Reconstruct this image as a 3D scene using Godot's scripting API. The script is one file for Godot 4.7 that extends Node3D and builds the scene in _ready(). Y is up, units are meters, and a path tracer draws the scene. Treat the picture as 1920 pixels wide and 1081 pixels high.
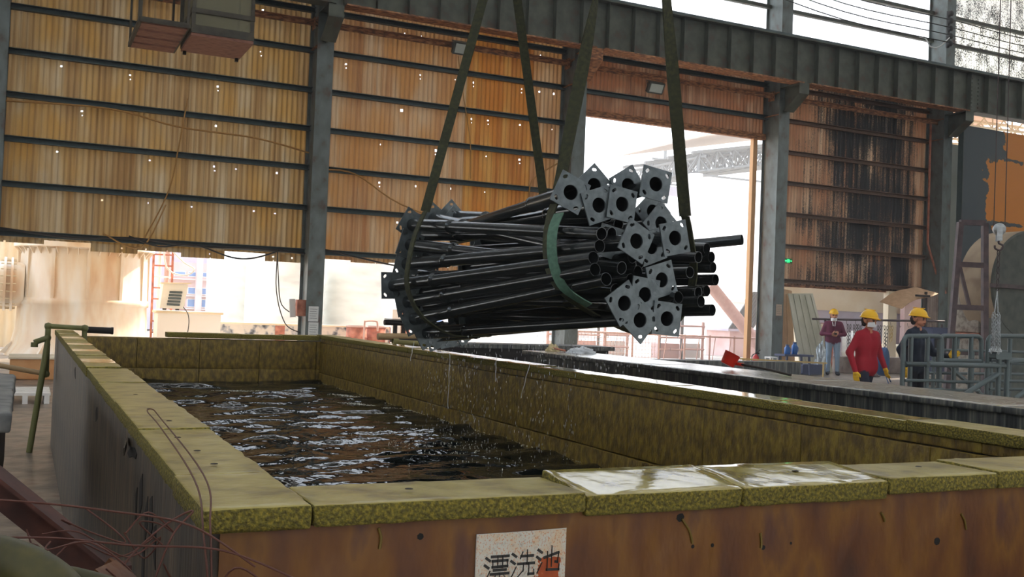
extends Node3D

# ---------------------------------------------------------------- helpers
var M := {}
var used := {}

func numbered(n: String) -> String:
	if not used.has(n):
		used[n] = 0
		return n
	used[n] += 1
	return "%s_%03d" % [n, used[n]]

func tag(o: Node, label: String, category: String, group := "", kind := "") -> void:
	if label: o.set_meta("label", label)
	if category: o.set_meta("category", category)
	if group: o.set_meta("group", group)
	if kind: o.set_meta("kind", kind)

func thing(called: String, label: String, category: String, at := Vector3.ZERO, group := "", turn := 0.0) -> Node3D:
	var o := Node3D.new()
	o.name = numbered(called)
	add_child(o)
	o.position = at
	o.rotation.y = turn
	tag(o, label, category, group)
	return o

func structure(called: String) -> Node3D:
	var o := Node3D.new()
	o.name = numbered(called)
	add_child(o)
	o.set_meta("kind", "structure")
	return o

func new_st() -> SurfaceTool:
	var st := SurfaceTool.new()
	st.begin(Mesh.PRIMITIVE_TRIANGLES)
	st.set_smooth_group(-1)
	return st

func finish(st: SurfaceTool) -> ArrayMesh:
	st.generate_normals()
	return st.commit()

func part(called: String, mesh: Mesh, m: Material, parent: Node, at := Vector3.ZERO) -> MeshInstance3D:
	var o := MeshInstance3D.new()
	o.name = called
	o.mesh = mesh
	if m: o.material_override = m
	parent.add_child(o, true)
	o.position = at
	return o

func build(st: SurfaceTool, called: String, m: Material, parent: Node, at := Vector3.ZERO) -> MeshInstance3D:
	return part(called, finish(st), m, parent, at)

func single(st: SurfaceTool, called: String, m: Material, label: String, category: String, at := Vector3.ZERO, group := "") -> MeshInstance3D:
	var o := build(st, numbered(called), m, self, at)
	tag(o, label, category, group)
	return o

# corners run counter-clockwise seen from outside
func quad(st: SurfaceTool, a: Vector3, b: Vector3, c: Vector3, d: Vector3) -> void:
	st.add_vertex(a); st.add_vertex(c); st.add_vertex(b)
	st.add_vertex(a); st.add_vertex(d); st.add_vertex(c)

func tri(st: SurfaceTool, a: Vector3, b: Vector3, c: Vector3) -> void:
	st.add_vertex(a); st.add_vertex(c); st.add_vertex(b)

func box(st: SurfaceTool, c: Vector3, s: Vector3, b := Basis()) -> void:
	st.set_smooth_group(-1)
	var x := b.x * s.x * 0.5
	var y := b.y * s.y * 0.5
	var z := b.z * s.z * 0.5
	quad(st, c - x - y + z, c + x - y + z, c + x + y + z, c - x + y + z)
	quad(st, c + x - y - z, c - x - y - z, c - x + y - z, c + x + y - z)
	quad(st, c + x - y + z, c + x - y - z, c + x + y - z, c + x + y + z)
	quad(st, c - x - y - z, c - x - y + z, c - x + y + z, c - x + y - z)
	quad(st, c - x + y + z, c + x + y + z, c + x + y - z, c - x + y - z)
	quad(st, c - x - y - z, c + x - y - z, c + x - y + z, c - x - y + z)

func bx(st: SurfaceTool, x0: float, x1: float, y0: float, y1: float, z0: float, z1: float) -> void:
	box(st, Vector3((x0 + x1) / 2, (y0 + y1) / 2, (z0 + z1) / 2), Vector3(absf(x1 - x0), absf(y1 - y0), absf(z1 - z0)))

# a box with chamfered edges
func cbox(st: SurfaceTool, c: Vector3, s: Vector3, r: float, b := Basis()) -> void:
	var poly := PackedVector2Array()
	var hx := s.x / 2
	var hy := s.y / 2
	for q in [[hx, hy - r], [hx - r, hy], [-hx + r, hy], [-hx, hy - r], [-hx, -hy + r], [-hx + r, -hy], [hx - r, -hy], [hx, -hy + r]]:
		poly.append(Vector2(q[0], q[1]))
	prism(st, poly, Transform3D(b, c - b.z * s.z / 2), s.z)

func frame_of(d: Vector3) -> Basis:
	d = d.normalized()
	var u := Vector3.UP if absf(d.y) < 0.95 else Vector3.RIGHT
	var x := u.cross(d).normalized()
	return Basis(x, d.cross(x), d)

# bar of rectangular section from a to b; w across, h upward
func bar(st: SurfaceTool, a: Vector3, b: Vector3, w: float, h: float) -> void:
	var f := frame_of(b - a)
	box(st, (a + b) / 2, Vector3(w, h, a.distance_to(b)), f)

func tube(st: SurfaceTool, a: Vector3, b: Vector3, r0: float, r1 := -1.0, n := 10, caps := true) -> void:
	if r1 < 0: r1 = r0
	var f := frame_of(b - a)
	for i in n:
		var t0 := TAU * i / n
		var t1 := TAU * (i + 1) / n
		if i == n - 1: t1 = 0.0
		var d0 := f.x * cos(t0) + f.y * sin(t0)
		var d1 := f.x * cos(t1) + f.y * sin(t1)
		st.set_smooth_group(0)
		quad(st, a + d0 * r0, a + d1 * r0, b + d1 * r1, b + d0 * r1)
		if caps:
			st.set_smooth_group(-1)
			if r0 > 0.0: tri(st, a, a + d1 * r0, a + d0 * r0)
			if r1 > 0.0: tri(st, b, b + d0 * r1, b + d1 * r1)

# pipe that is open at both ends, with a wall
func pipe(st: SurfaceTool, a: Vector3, b: Vector3, r: float, wall: float, n := 16) -> void:
	var f := frame_of(b - a)
	for i in n:
		var t0 := TAU * i / n
		var t1 := TAU * ((i + 1) % n) / n
		var d0 := f.x * cos(t0) + f.y * sin(t0)
		var d1 := f.x * cos(t1) + f.y * sin(t1)
		st.set_smooth_group(0)
		quad(st, a + d0 * r, a + d1 * r, b + d1 * r, b + d0 * r)
		quad(st, a + d1 * (r - wall), a + d0 * (r - wall), b + d0 * (r - wall), b + d1 * (r - wall))
		st.set_smooth_group(-1)
		quad(st, b + d0 * r, b + d1 * r, b + d1 * (r - wall), b + d0 * (r - wall))
		quad(st, a + d1 * r, a + d0 * r, a + d0 * (r - wall), a + d1 * (r - wall))

func path(st: SurfaceTool, pts: Array, r: float, n := 6) -> void:
	st.set_smooth_group(0)
	var rings := []
	var f := frame_of(pts[1] - pts[0])
	for k in pts.size():
		var d: Vector3 = (pts[mini(k + 1, pts.size() - 1)] - pts[maxi(k - 1, 0)]).normalized()
		var x := (f.x - d * f.x.dot(d)).normalized()
		f = Basis(x, d.cross(x), d)
		var ring := []
		for i in n:
			ring.append(pts[k] + (f.x * cos(TAU * i / n) + f.y * sin(TAU * i / n)) * r)
		rings.append(ring)
	for k in pts.size() - 1:
		for i in n:
			var j := (i + 1) % n
			quad(st, rings[k][i], rings[k][j], rings[k + 1][j], rings[k + 1][i])
	st.set_smooth_group(-1)
	for i in range(1, n - 1):
		tri(st, rings[0][0], rings[0][i + 1], rings[0][i])
		var e: Array = rings[-1]
		tri(st, e[0], e[i], e[i + 1])

# smooth curve through points
func curve(pts: Array, each := 6) -> Array:
	var out := []
	for k in pts.size() - 1:
		var p0: Vector3 = pts[maxi(k - 1, 0)]
		var p3: Vector3 = pts[mini(k + 2, pts.size() - 1)]
		for i in each:
			out.append((pts[k] as Vector3).cubic_interpolate(pts[k + 1], p0, p3, float(i) / each))
	out.append(pts[-1])
	return out

# profile of (radius, height), turned about the y axis of xf
func lathe(st: SurfaceTool, prof: Array, n := 24, xf := Transform3D(), smooth := true) -> void:
	for k in prof.size() - 1:
		for i in n:
			var t0 := TAU * i / n
			var t1 := TAU * ((i + 1) % n) / n
			var p: Array = prof[k]
			var q: Array = prof[k + 1]
			st.set_smooth_group(k * 2 + 1 if not smooth else 0)
			var a := xf * Vector3(p[0] * cos(t0), p[1], p[0] * sin(t0))
			var b := xf * Vector3(p[0] * cos(t1), p[1], p[0] * sin(t1))
			var c := xf * Vector3(q[0] * cos(t1), q[1], q[0] * sin(t1))
			var d := xf * Vector3(q[0] * cos(t0), q[1], q[0] * sin(t0))
			if p[0] < 1e-5: tri(st, a, d, c)
			elif q[0] < 1e-5: tri(st, a, d, b)
			else: quad(st, a, d, c, b)

# polygon in the xy plane of xf, counter-clockwise seen from +z, from z = 0 to depth
func prism(st: SurfaceTool, poly: PackedVector2Array, xf: Transform3D, depth: float) -> void:
	st.set_smooth_group(-1)
	var ids := Geometry2D.triangulate_polygon(poly)
	var up := Vector3(0, 0, depth)
	for k in range(0, ids.size(), 3):
		var v := [poly[ids[k]], poly[ids[k + 1]], poly[ids[k + 2]]]
		if (v[1] - v[0]).cross(v[2] - v[0]) < 0: v.reverse()
		var p := []
		for q in v: p.append(Vector3(q.x, q.y, 0))
		tri(st, xf * (p[0] + up), xf * (p[1] + up), xf * (p[2] + up))
		tri(st, xf * p[0], xf * p[2], xf * p[1])
	var n := poly.size()
	for i in n:
		var a := Vector3(poly[i].x, poly[i].y, 0)
		var b := Vector3(poly[(i + 1) % n].x, poly[(i + 1) % n].y, 0)
		quad(st, xf * a, xf * b, xf * (b + up), xf * (a + up))

# plate with holes: cut into strips at the holes' middles so that every piece is a plain polygon
func holed(st: SurfaceTool, outer: PackedVector2Array, holes: Array, cuts: Array, xf: Transform3D, depth: float) -> void:
	st.set_smooth_group(-1)
	var up := Vector3(0, 0, depth)
	for k in cuts.size() - 1:
		var strip := PackedVector2Array([Vector2(cuts[k], -9), Vector2(cuts[k + 1], -9), Vector2(cuts[k + 1], 9), Vector2(cuts[k], 9)])
		var pieces := Geometry2D.intersect_polygons(outer, strip)
		for h in holes:
			var next: Array[PackedVector2Array] = []
			for pc in pieces: next.append_array(Geometry2D.clip_polygons(pc, h))
			pieces = next
		for pc in pieces:
			var ids := Geometry2D.triangulate_polygon(pc)
			for t in range(0, ids.size(), 3):
				var v := [pc[ids[t]], pc[ids[t + 1]], pc[ids[t + 2]]]
				if (v[1] - v[0]).cross(v[2] - v[0]) < 0: v.reverse()
				var p := []
				for q in v: p.append(Vector3(q.x, q.y, 0))
				tri(st, xf * (p[0] + up), xf * (p[1] + up), xf * (p[2] + up))
				tri(st, xf * p[0], xf * p[2], xf * p[1])
	var rims := [outer] + holes
	for r in rims.size():
		var poly: PackedVector2Array = rims[r]
		for i in poly.size():
			var a := Vector3(poly[i].x, poly[i].y, 0)
			var b := Vector3(poly[(i + 1) % poly.size()].x, poly[(i + 1) % poly.size()].y, 0)
			if r == 0: quad(st, xf * a, xf * b, xf * (b + up), xf * (a + up))
			else: quad(st, xf * b, xf * a, xf * (a + up), xf * (b + up))

func circle(c: Vector2, r: float, n := 16) -> PackedVector2Array:
	var p := PackedVector2Array()
	for i in n: p.append(c + Vector2(cos(TAU * i / n), sin(TAU * i / n)) * r)
	return p

# flat band: points, the direction its width runs at each, width, thickness
func band(st: SurfaceTool, pts: Array, across: Array, width: float, thick: float) -> void:
	st.set_smooth_group(0)
	var rings := []
	for k in pts.size():
		var d: Vector3 = (pts[mini(k + 1, pts.size() - 1)] - pts[maxi(k - 1, 0)]).normalized()
		var x: Vector3 = across[k]
		x = (x - d * x.dot(d)).normalized() * width / 2
		var y := d.cross(x).normalized() * thick / 2
		rings.append([pts[k] - x - y, pts[k] + x - y, pts[k] + x + y, pts[k] - x + y])
	for k in rings.size() - 1:
		for i in 4:
			var j := (i + 1) % 4
			st.set_smooth_group(i)
			quad(st, rings[k][i], rings[k][j], rings[k + 1][j], rings[k + 1][i])
	st.set_smooth_group(-1)
	quad(st, rings[0][3], rings[0][2], rings[0][1], rings[0][0])
	quad(st, rings[-1][0], rings[-1][1], rings[-1][2], rings[-1][3])

# box whose surface is divided and pushed about by noise: stones, slabs, plaster
func rough_box(x0: float, x1: float, y0: float, y1: float, z0: float, z1: float, step: float, amp: float, sd: int, round_ := 0.01, top: Material = null, side: Material = null) -> ArrayMesh:
	var nz := FastNoiseLite.new()
	nz.seed = sd
	nz.frequency = 9.0
	nz.fractal_octaves = 3
	var sts := [new_st(), new_st()]
	var lo := Vector3(x0, y0, z0)
	var hi := Vector3(x1, y1, z1)
	var fn := func(p: Vector3) -> Vector3:
		var c := p.clamp(lo + Vector3.ONE * round_, hi - Vector3.ONE * round_)
		var d := p - c
		if d.length() > 1e-6:
			p = c + d.normalized() * round_
			d = d.normalized()
			var top_ := absf(d.y) > 0.9 and top != null
			p += d * (nz.get_noise_3dv(p * 1.0) * amp + nz.get_noise_3dv(p * 5.0) * amp * 0.5) * (0.12 if top_ else 1.0)
		return p
	for ax in 3:
		var u := (ax + 1) % 3
		var v := (ax + 2) % 3
		for sg in 2:
			var st: SurfaceTool = sts[0] if ax == 1 and sg == 1 else sts[1]
			st.set_smooth_group(0)
			var us := divide(lo[u], hi[u], step, round_)
			var vs := divide(lo[v], hi[v], step, round_)
			var grid := []
			for a in us:
				var row := []
				for b in vs:
					var p := Vector3()
					p[ax] = hi[ax] if sg else lo[ax]
					p[u] = a
					p[v] = b
					row.append(fn.call(p))
				grid.append(row)
			for i in us.size() - 1:
				for j in vs.size() - 1:
					if sg: quad(st, grid[i][j], grid[i + 1][j], grid[i + 1][j + 1], grid[i][j + 1])
					else: quad(st, grid[i][j], grid[i][j + 1], grid[i + 1][j + 1], grid[i + 1][j])
	if top == null:
		sts[1].append_from(finish(sts[0]), 0, Transform3D())
		return finish(sts[1])
	var mesh := finish(sts[0])
	mesh.surface_set_material(0, top)
	sts[1].generate_normals()
	sts[1].commit(mesh)
	mesh.surface_set_material(1, side)
	return mesh

func divide(a: float, b: float, step: float, edge: float) -> Array:
	var out := [a, a + edge * 0.35, a + edge]
	var n := maxi(1, int(ceil((b - a - 2 * edge) / step)))
	for i in range(1, n): out.append(lerpf(a + edge, b - edge, float(i) / n))
	out.append_array([b - edge, b - edge * 0.35, b])
	return out

# ---------------------------------------------------------------- materials
func noise_tex(sd: int, freq: float, colors: Array, stops := [], octaves := 5, size := 512, kind := FastNoiseLite.TYPE_SIMPLEX_SMOOTH) -> NoiseTexture2D:
	var t := NoiseTexture2D.new()
	t.width = size
	t.height = size
	t.seamless = true
	var n := FastNoiseLite.new()
	n.seed = sd
	n.noise_type = kind
	n.frequency = freq
	n.fractal_octaves = octaves
	t.noise = n
	if colors.size():
		var g := Gradient.new()
		var off := PackedFloat32Array()
		var cs := PackedColorArray()
		for i in colors.size():
			off.append(stops[i] if stops.size() else float(i) / (colors.size() - 1))
			cs.append(colors[i])
		g.offsets = off
		g.colors = cs
		t.color_ramp = g
	return t

func rgb(r: int, g: int, b: int) -> Color:
	return Color(r / 255.0, g / 255.0, b / 255.0)

func plain(called: String, c: Color, rough := 0.7, metal := 0.0) -> StandardMaterial3D:
	var m := StandardMaterial3D.new()
	m.resource_name = called
	m.albedo_color = c
	m.roughness = rough
	m.metallic = metal
	M[called] = m
	return m

# world-mapped texture: scale is repeats per metre along x, y, z
func worn(called: String, tex: Texture2D, scale: Vector3, rough := 0.7, metal := 0.0, relief: Texture2D = null, depth := 0.0, world := true) -> StandardMaterial3D:
	var m := plain(called, Color.WHITE, rough, metal)
	m.albedo_texture = tex
	m.uv1_triplanar = true
	m.uv1_world_triplanar = world
	m.uv1_scale = scale
	m.uv1_triplanar_sharpness = 4.0
	if relief:
		m.heightmap_enabled = true
		m.heightmap_texture = relief
		m.heightmap_scale = depth
	return m

# image painted by a function (u, v) -> Color
func painted(w: int, h: int, f: Callable) -> ImageTexture:
	var data := PackedByteArray()
	data.resize(w * h * 4)
	var k := 0
	for y in h:
		for x in w:
			var c: Color = f.call(x, y)
			data[k] = clampi(int(c.r * 255), 0, 255)
			data[k + 1] = clampi(int(c.g * 255), 0, 255)
			data[k + 2] = clampi(int(c.b * 255), 0, 255)
			data[k + 3] = clampi(int(c.a * 255), 0, 255)
			k += 4
	return ImageTexture.create_from_image(Image.create_from_data(w, h, false, Image.FORMAT_RGBA8, data))

func field(sd: int, freq: float, octaves := 4) -> FastNoiseLite:
	var n := FastNoiseLite.new()
	n.seed = sd
	n.noise_type = FastNoiseLite.TYPE_SIMPLEX_SMOOTH
	n.frequency = freq
	n.fractal_octaves = octaves
	return n

# ---------------------------------------------------------------- scene
const COLS := [-0.67, 5.75, 12.19, 18.62, 24.9, 31.3]
const WZ := -22.7

func _ready() -> void:
	var cam := Camera3D.new()
	cam.name = "camera"
	cam.fov = 31.606
	cam.near = 0.05
	cam.far = 400.0
	add_child(cam)
	var yaw := deg_to_rad(25.5705)
	var pitch := deg_to_rad(1.29794)
	var roll := deg_to_rad(2.24654)
	var fwd := Vector3(sin(yaw) * cos(pitch), sin(pitch), -cos(yaw) * cos(pitch))
	var right := Vector3(cos(yaw), 0, sin(yaw))
	var up := right.cross(fwd)
	cam.transform = Transform3D(Basis(right * cos(roll) + up * sin(roll), up * cos(roll) - right * sin(roll), -fwd), Vector3(0, 1.35, 0))
	cam.current = true
	var env := Environment.new()
	env.background_mode = Environment.BG_SKY
	var sky := Sky.new()
	var sm := ProceduralSkyMaterial.new()
	sm.sky_top_color = Color(0.86, 0.92, 1.0)
	sm.sky_horizon_color = Color(1.0, 0.99, 0.97)
	sm.ground_horizon_color = Color(0.75, 0.72, 0.68)
	sm.ground_bottom_color = Color(0.45, 0.43, 0.4)
	sky.sky_material = sm
	env.sky = sky
	env.background_energy_multiplier = 2.8
	env.tonemap_mode = Environment.TONE_MAPPER_LINEAR
	env.tonemap_exposure = 1.55
	env.volumetric_fog_enabled = true
	env.volumetric_fog_density = 0.005
	env.volumetric_fog_albedo = Color(0.97, 0.97, 0.97)
	env.sdfgi_enabled = true
	env.ssao_enabled = true
	env.ssil_enabled = true
	var we := WorldEnvironment.new()
	we.name = "environment"
	we.environment = env
	add_child(we)
	var sun := DirectionalLight3D.new()
	sun.name = "sun"
	sun.light_energy = 2.0
	sun.light_color = Color(1.0, 0.95, 0.87)
	sun.light_angular_distance = 1.5
	sun.shadow_enabled = true
	add_child(sun)
	sun.look_at_from_position(Vector3.ZERO, -Vector3(0.62, 0.85, -0.32))
	make_materials()
	make_hall()
	make_back_wall()
	make_columns()
	make_tank()
	make_second_tank()
	make_bundle()
	make_slings()
	make_yard_left()
	make_yard_door()
	make_yard_right()
	make_yard_far_right()
	make_wall_fittings()
	make_crane_cabin()
	make_red_ladle()
	make_pipe_rack()
	make_right_hall()
	make_tank_sign()
	make_drips()
	make_left_side()
	make_front_marks()
	make_people()

func make_materials() -> void:
	# slab tops: worn olive stone with stains; slab edges: crusted moss
	var relief := noise_tex(5, 0.03, [], [], 5, 512)
	M.relief = relief
	worn("slab_top", noise_tex(11, 0.012, [rgb(118, 102, 46), rgb(150, 134, 64), rgb(160, 146, 78), rgb(174, 160, 100)], [0.15, 0.42, 0.62, 0.9], 6), Vector3(1.3, 1.3, 1.3), 0.32, 0.0, relief, 0.12)
	var wet: StandardMaterial3D = worn("slab_wet", M.slab_top.albedo_texture, Vector3(1.3, 1.3, 1.3), 0.09, 0.0, relief, 0.02)
	wet.metallic_specular = 0.9
	worn("moss", noise_tex(13, 0.045, [rgb(80, 72, 30), rgb(98, 90, 35), rgb(116, 106, 40), rgb(140, 126, 47), rgb(162, 138, 55)], [0.12, 0.36, 0.52, 0.7, 0.92], 6), Vector3(4.5, 4.5, 4.5), 0.85, 0.0, noise_tex(14, 0.05, [], [], 4), 0.35)
	worn("inner_wall", noise_tex(15, 0.02, [rgb(86, 68, 28), rgb(112, 90, 34), rgb(130, 108, 40), rgb(150, 130, 48)], [0.15, 0.42, 0.62, 0.95], 6), Vector3(2.2, 1.0, 2.2), 0.55, 0.0, noise_tex(16, 0.05, [], [], 5), 0.4)
	worn("rust_face", noise_tex(18, 0.008, [rgb(72, 42, 26), rgb(94, 54, 25), rgb(108, 66, 24), rgb(122, 80, 26), rgb(90, 54, 36)], [0.12, 0.36, 0.55, 0.74, 0.95], 6), Vector3(1.5, 0.6, 1.5), 0.5, 0.0, noise_tex(19, 0.02, [], [], 5), 0.25)
	worn("resin_side", noise_tex(20, 0.012, [rgb(40, 36, 30), rgb(66, 56, 44), rgb(82, 68, 52), rgb(104, 88, 66)], [0.1, 0.4, 0.62, 0.95], 6), Vector3(2.4, 0.35, 2.4), 0.6, 0.0, relief, 0.2)
	worn("floor", noise_tex(21, 0.01, [rgb(92, 84, 76), rgb(128, 116, 104), rgb(150, 136, 122), rgb(120, 96, 80)], [0.1, 0.45, 0.7, 0.95], 6), Vector3(0.5, 0.5, 0.5), 0.35, 0.0, relief, 0.4)
	worn("ground", noise_tex(22, 0.01, [rgb(150, 140, 128), rgb(190, 180, 168), rgb(205, 196, 186)], [], 6), Vector3(0.25, 0.25, 0.25), 0.9)
	worn("tank2_side", noise_tex(23, 0.014, [rgb(40, 44, 46), rgb(70, 74, 74), rgb(98, 98, 92), rgb(150, 146, 132)], [0.15, 0.45, 0.7, 0.98], 6), Vector3(4.0, 0.25, 4.0), 0.5, 0.0, relief, 0.15)
	worn("tank2_top", noise_tex(24, 0.02, [rgb(110, 104, 90), rgb(160, 156, 146), rgb(128, 118, 70)], [0.2, 0.55, 0.92], 6), Vector3(1.0, 1.0, 1.0), 0.22, 0.0, relief, 0.1)
	# steel of the posts and slings
	var st: StandardMaterial3D = worn("post_steel", noise_tex(25, 0.02, [rgb(66, 70, 72), rgb(88, 92, 94)], [], 4, 256), Vector3(3, 3, 3), 0.2, 0.75, null, 0.0, false)
	st.metallic_specular = 0.6
	worn("plate_steel", noise_tex(26, 0.012, [rgb(92, 100, 104), rgb(106, 115, 118), rgb(118, 127, 130)], [0.15, 0.55, 0.9], 5, 256), Vector3(5, 5, 5), 0.42, 0.55, null, 0.0, false)
	worn("sling_olive", noise_tex(27, 0.04, [rgb(40, 42, 30), rgb(58, 60, 40), rgb(76, 78, 48)], [], 4, 256), Vector3(3, 3, 3), 0.85, 0.0, null, 0.0, false)
	worn("sling_green", noise_tex(28, 0.04, [rgb(72, 104, 88), rgb(104, 140, 120)], [], 4, 256), Vector3(3, 3, 3), 0.8, 0.0, null, 0.0, false)
	# building steel
	worn("col_steel", noise_tex(29, 0.01, [rgb(92, 68, 60), rgb(100, 106, 102), rgb(112, 120, 118), rgb(124, 132, 132)], [0.1, 0.3, 0.6, 0.95], 6), Vector3(0.6, 0.4, 0.6), 0.5, 0.2)
	worn("girt_steel", noise_tex(30, 0.02, [rgb(70, 82, 84), rgb(88, 102, 104)], [], 4, 256), Vector3(1, 1, 1), 0.6, 0.2)
	worn("girt_brown", noise_tex(38, 0.02, [rgb(104, 80, 66), rgb(132, 106, 90)], [], 4, 256), Vector3(1, 1, 1), 0.7)
	worn("girder_steel", noise_tex(31, 0.01, [rgb(84, 66, 54), rgb(76, 80, 72), rgb(88, 92, 82), rgb(100, 104, 92)], [0.08, 0.34, 0.6, 0.95], 6), Vector3(0.5, 0.5, 0.5), 0.6, 0.1)
	worn("rust_flake", noise_tex(32, 0.03, [rgb(84, 58, 46), rgb(138, 90, 62), rgb(176, 124, 84), rgb(196, 158, 122)], [0.15, 0.42, 0.66, 0.95], 5), Vector3(0.3, 0.9, 0.9), 0.85)
	worn("roof_metal", noise_tex(33, 0.01, [rgb(150, 146, 138), rgb(176, 172, 164)], [], 4, 256), Vector3(0.2, 0.2, 0.2), 0.7)
	worn("dark_water", noise_tex(35, 0.02, [rgb(14, 18, 18), rgb(20, 24, 22)], [], 4, 256), Vector3(1, 1, 1), 0.02, 0.0, noise_tex(36, 0.02, [], [], 3), 0.25)
	M.dark_water.metallic_specular = 0.5
	var cl := plain("clear_sheet", Color(0.97, 0.97, 0.94, 0.55), 0.5)
	cl.transparency = BaseMaterial3D.TRANSPARENCY_ALPHA
	cl.backlight_enabled = true
	cl.backlight = Color(1, 1, 1)
	cl.cull_mode = BaseMaterial3D.CULL_DISABLED

# hall: floor, roof with clear strips, the other walls behind the camera
func make_hall() -> void:
	var f := structure("floor")
	var st := new_st()
	bx(st, -16, 48, -0.2, 0.0, -23.0, 16)
	build(st, "slab", M.floor, f)
	var g := structure("ground")
	st = new_st()
	bx(st, -90, 130, -0.3, -0.06, -140, -23.0)
	build(st, "yard", M.ground, g)
	var c := structure("ceiling")
	var sk := plain("skylight_sheet", Color(0.97, 0.97, 0.94), 0.5)
	sk.backlight_enabled = true
	sk.backlight = Color(1, 1, 1)
	# roof sheets run along x; between them clear strips
	var z := -23.4
	var k := 0
	while z < 16.0:
		var wdt := 2.4 if k % 2 == 0 else 1.5
		st = new_st()
		bx(st, -16.2, 48.2, 13.0, 13.06, z, minf(z + wdt, 16.4))
		build(st, "roof_sheet" if k % 2 == 0 else "skylight_sheet", M.roof_metal if k % 2 == 0 else M.skylight_sheet, c)
		z += wdt
		k += 1
	for i in 7:
		st = new_st()
		bx(st, -16, 48, 12.6, 13.0, -20.0 + i * 5.5, -19.8 + i * 5.5)
		build(st, "roof_beam", M.girder_steel, c)
	var w := structure("wall_left")
	st = new_st()
	bx(st, -16.2, -16.0, 0.0, 9.0, -23, 16)
	build(st, "cladding", M.roof_metal, w)
	st = new_st()
	bx(st, -16.15, -16.1, 9.0, 13.0, -23, 16)
	build(st, "clear_band", M.clear_sheet, w)
	w = structure("wall_right")
	st = new_st()
	bx(st, 48.0, 48.2, 0.0, 9.0, -23, 16)
	build(st, "cladding", M.roof_metal, w)
	st = new_st()
	bx(st, 48.1, 48.15, 9.0, 13.0, -23, 16)
	build(st, "clear_band", M.clear_sheet, w)
	w = structure("wall_front")
	st = new_st()
	bx(st, -16, 48, 3.2, 9.5, 16.0, 16.2)
	build(st, "cladding", M.roof_metal, w)
	st = new_st()
	bx(st, -16, 48, 9.5, 13.0, 16.1, 16.15)
	build(st, "clear_band", M.clear_sheet, w)

# one corrugated sheet; holes are [x, y, w, h] openings where a bolt has gone
func corrugated(x0: float, x1: float, y0: float, y1: float, z: float, pitch: float, amp: float, holes: Array, u0: float, uw: float, v0: float, vh: float) -> ArrayMesh:
	var st := new_st()
	st.set_smooth_group(0)
	var per := 6
	var n := maxi(2, int(round((x1 - x0) / pitch * per)))
	var ys := [y0, y1]
	for h in holes:
		ys.append(h[1] - h[3] / 2)
		ys.append(h[1] + h[3] / 2)
	ys.sort()
	for j in ys.size() - 1:
		var a: float = ys[j]
		var b: float = ys[j + 1]
		if b - a < 0.001: continue
		for i in n:
			var xa := lerpf(x0, x1, float(i) / n)
			var xb := lerpf(x0, x1, float(i + 1) / n)
			var xm := (xa + xb) / 2
			var open := false
			for h in holes:
				if absf(xm - h[0]) < h[2] / 2 and (a + b) / 2 > h[1] - h[3] / 2 and (a + b) / 2 < h[1] + h[3] / 2: open = true
			if open: continue
			var za := z + amp * sin(TAU * xa / pitch)
			var zb := z + amp * sin(TAU * xb / pitch)
			var p := [Vector3(xa, a, za), Vector3(xb, a, zb), Vector3(xb, b, zb), Vector3(xa, b, za)]
			for q in [0, 2, 1, 0, 3, 2]:
				st.set_uv(Vector2((p[q].x - u0) / uw, 1.0 - (p[q].y - v0) / vh))
				st.add_vertex(p[q])
	return finish(st)

func sheet_mat(called: String, tex: Texture2D, back: Color, tint := Color.WHITE) -> StandardMaterial3D:
	var m := plain(called, tint, 0.6)
	m.albedo_texture = tex
	m.backlight_enabled = true
	m.backlight = back
	m.cull_mode = BaseMaterial3D.CULL_DISABLED
	return m

# streaked, stained plastic sheeting; soot is 0 to 1
func stained(sd: int, base: Color, pale: Color, warm: Color, brown: Color, soot: float) -> ImageTexture:
	var streak := field(sd, 1.0, 3)
	var blot := field(sd + 1, 1.0, 4)
	var fine := field(sd + 2, 1.0, 2)
	var ink := Color(0.05, 0.06, 0.07)
	return painted(1100, 360, func(xi: int, y: int) -> Color:
		var x := xi * 0.582
		var s := streak.get_noise_2d(x * 0.021, y * 0.0022) * 1.3
		var s2 := fine.get_noise_2d(x * 0.16, y * 0.006)
		var b := blot.get_noise_2d(x * 0.008, y * 0.007)
		var c := base.lerp(pale, clampf(s * 0.9 + 0.25 + s2 * 0.35, 0, 1))
		c = c.lerp(warm, clampf(b * 1.6 + 0.15, 0, 0.9))
		c = c.lerp(brown, clampf(-s * 0.6 - s2 * 0.5 - b * 0.5 - 0.05, 0, 0.85))
		# darker brown line along the ribs, one to each corrugation
		var rib := absf(fposmod(xi / 1100.0 * 6.26 / 0.115, 1.0) - 0.5)
		c = c.lerp(brown * 0.8, clampf(0.62 - rib * 4.0, 0, 1) * clampf(0.55 + s2 * 0.6 + b * 0.3, 0.1, 0.8))
		if soot > 0.0:
			var reach := smoothstep(0.08, 0.5, x / 640.0) * (1.0 - smoothstep(0.86, 0.95, x / 640.0))
			var k := 0.75 * fine.get_noise_2d(x * 1.7, y * 0.8) + 0.6 * streak.get_noise_2d(x * 0.05, y * 0.003) + 0.7 * blot.get_noise_2d(x * 0.006 + 40, y * 0.009) + soot * reach - 0.72 + 0.3 * (0.5 - rib * 2.0)
			c = c.lerp(ink, clampf(k * 7.0, 0, 0.97))
		return c)

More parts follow.
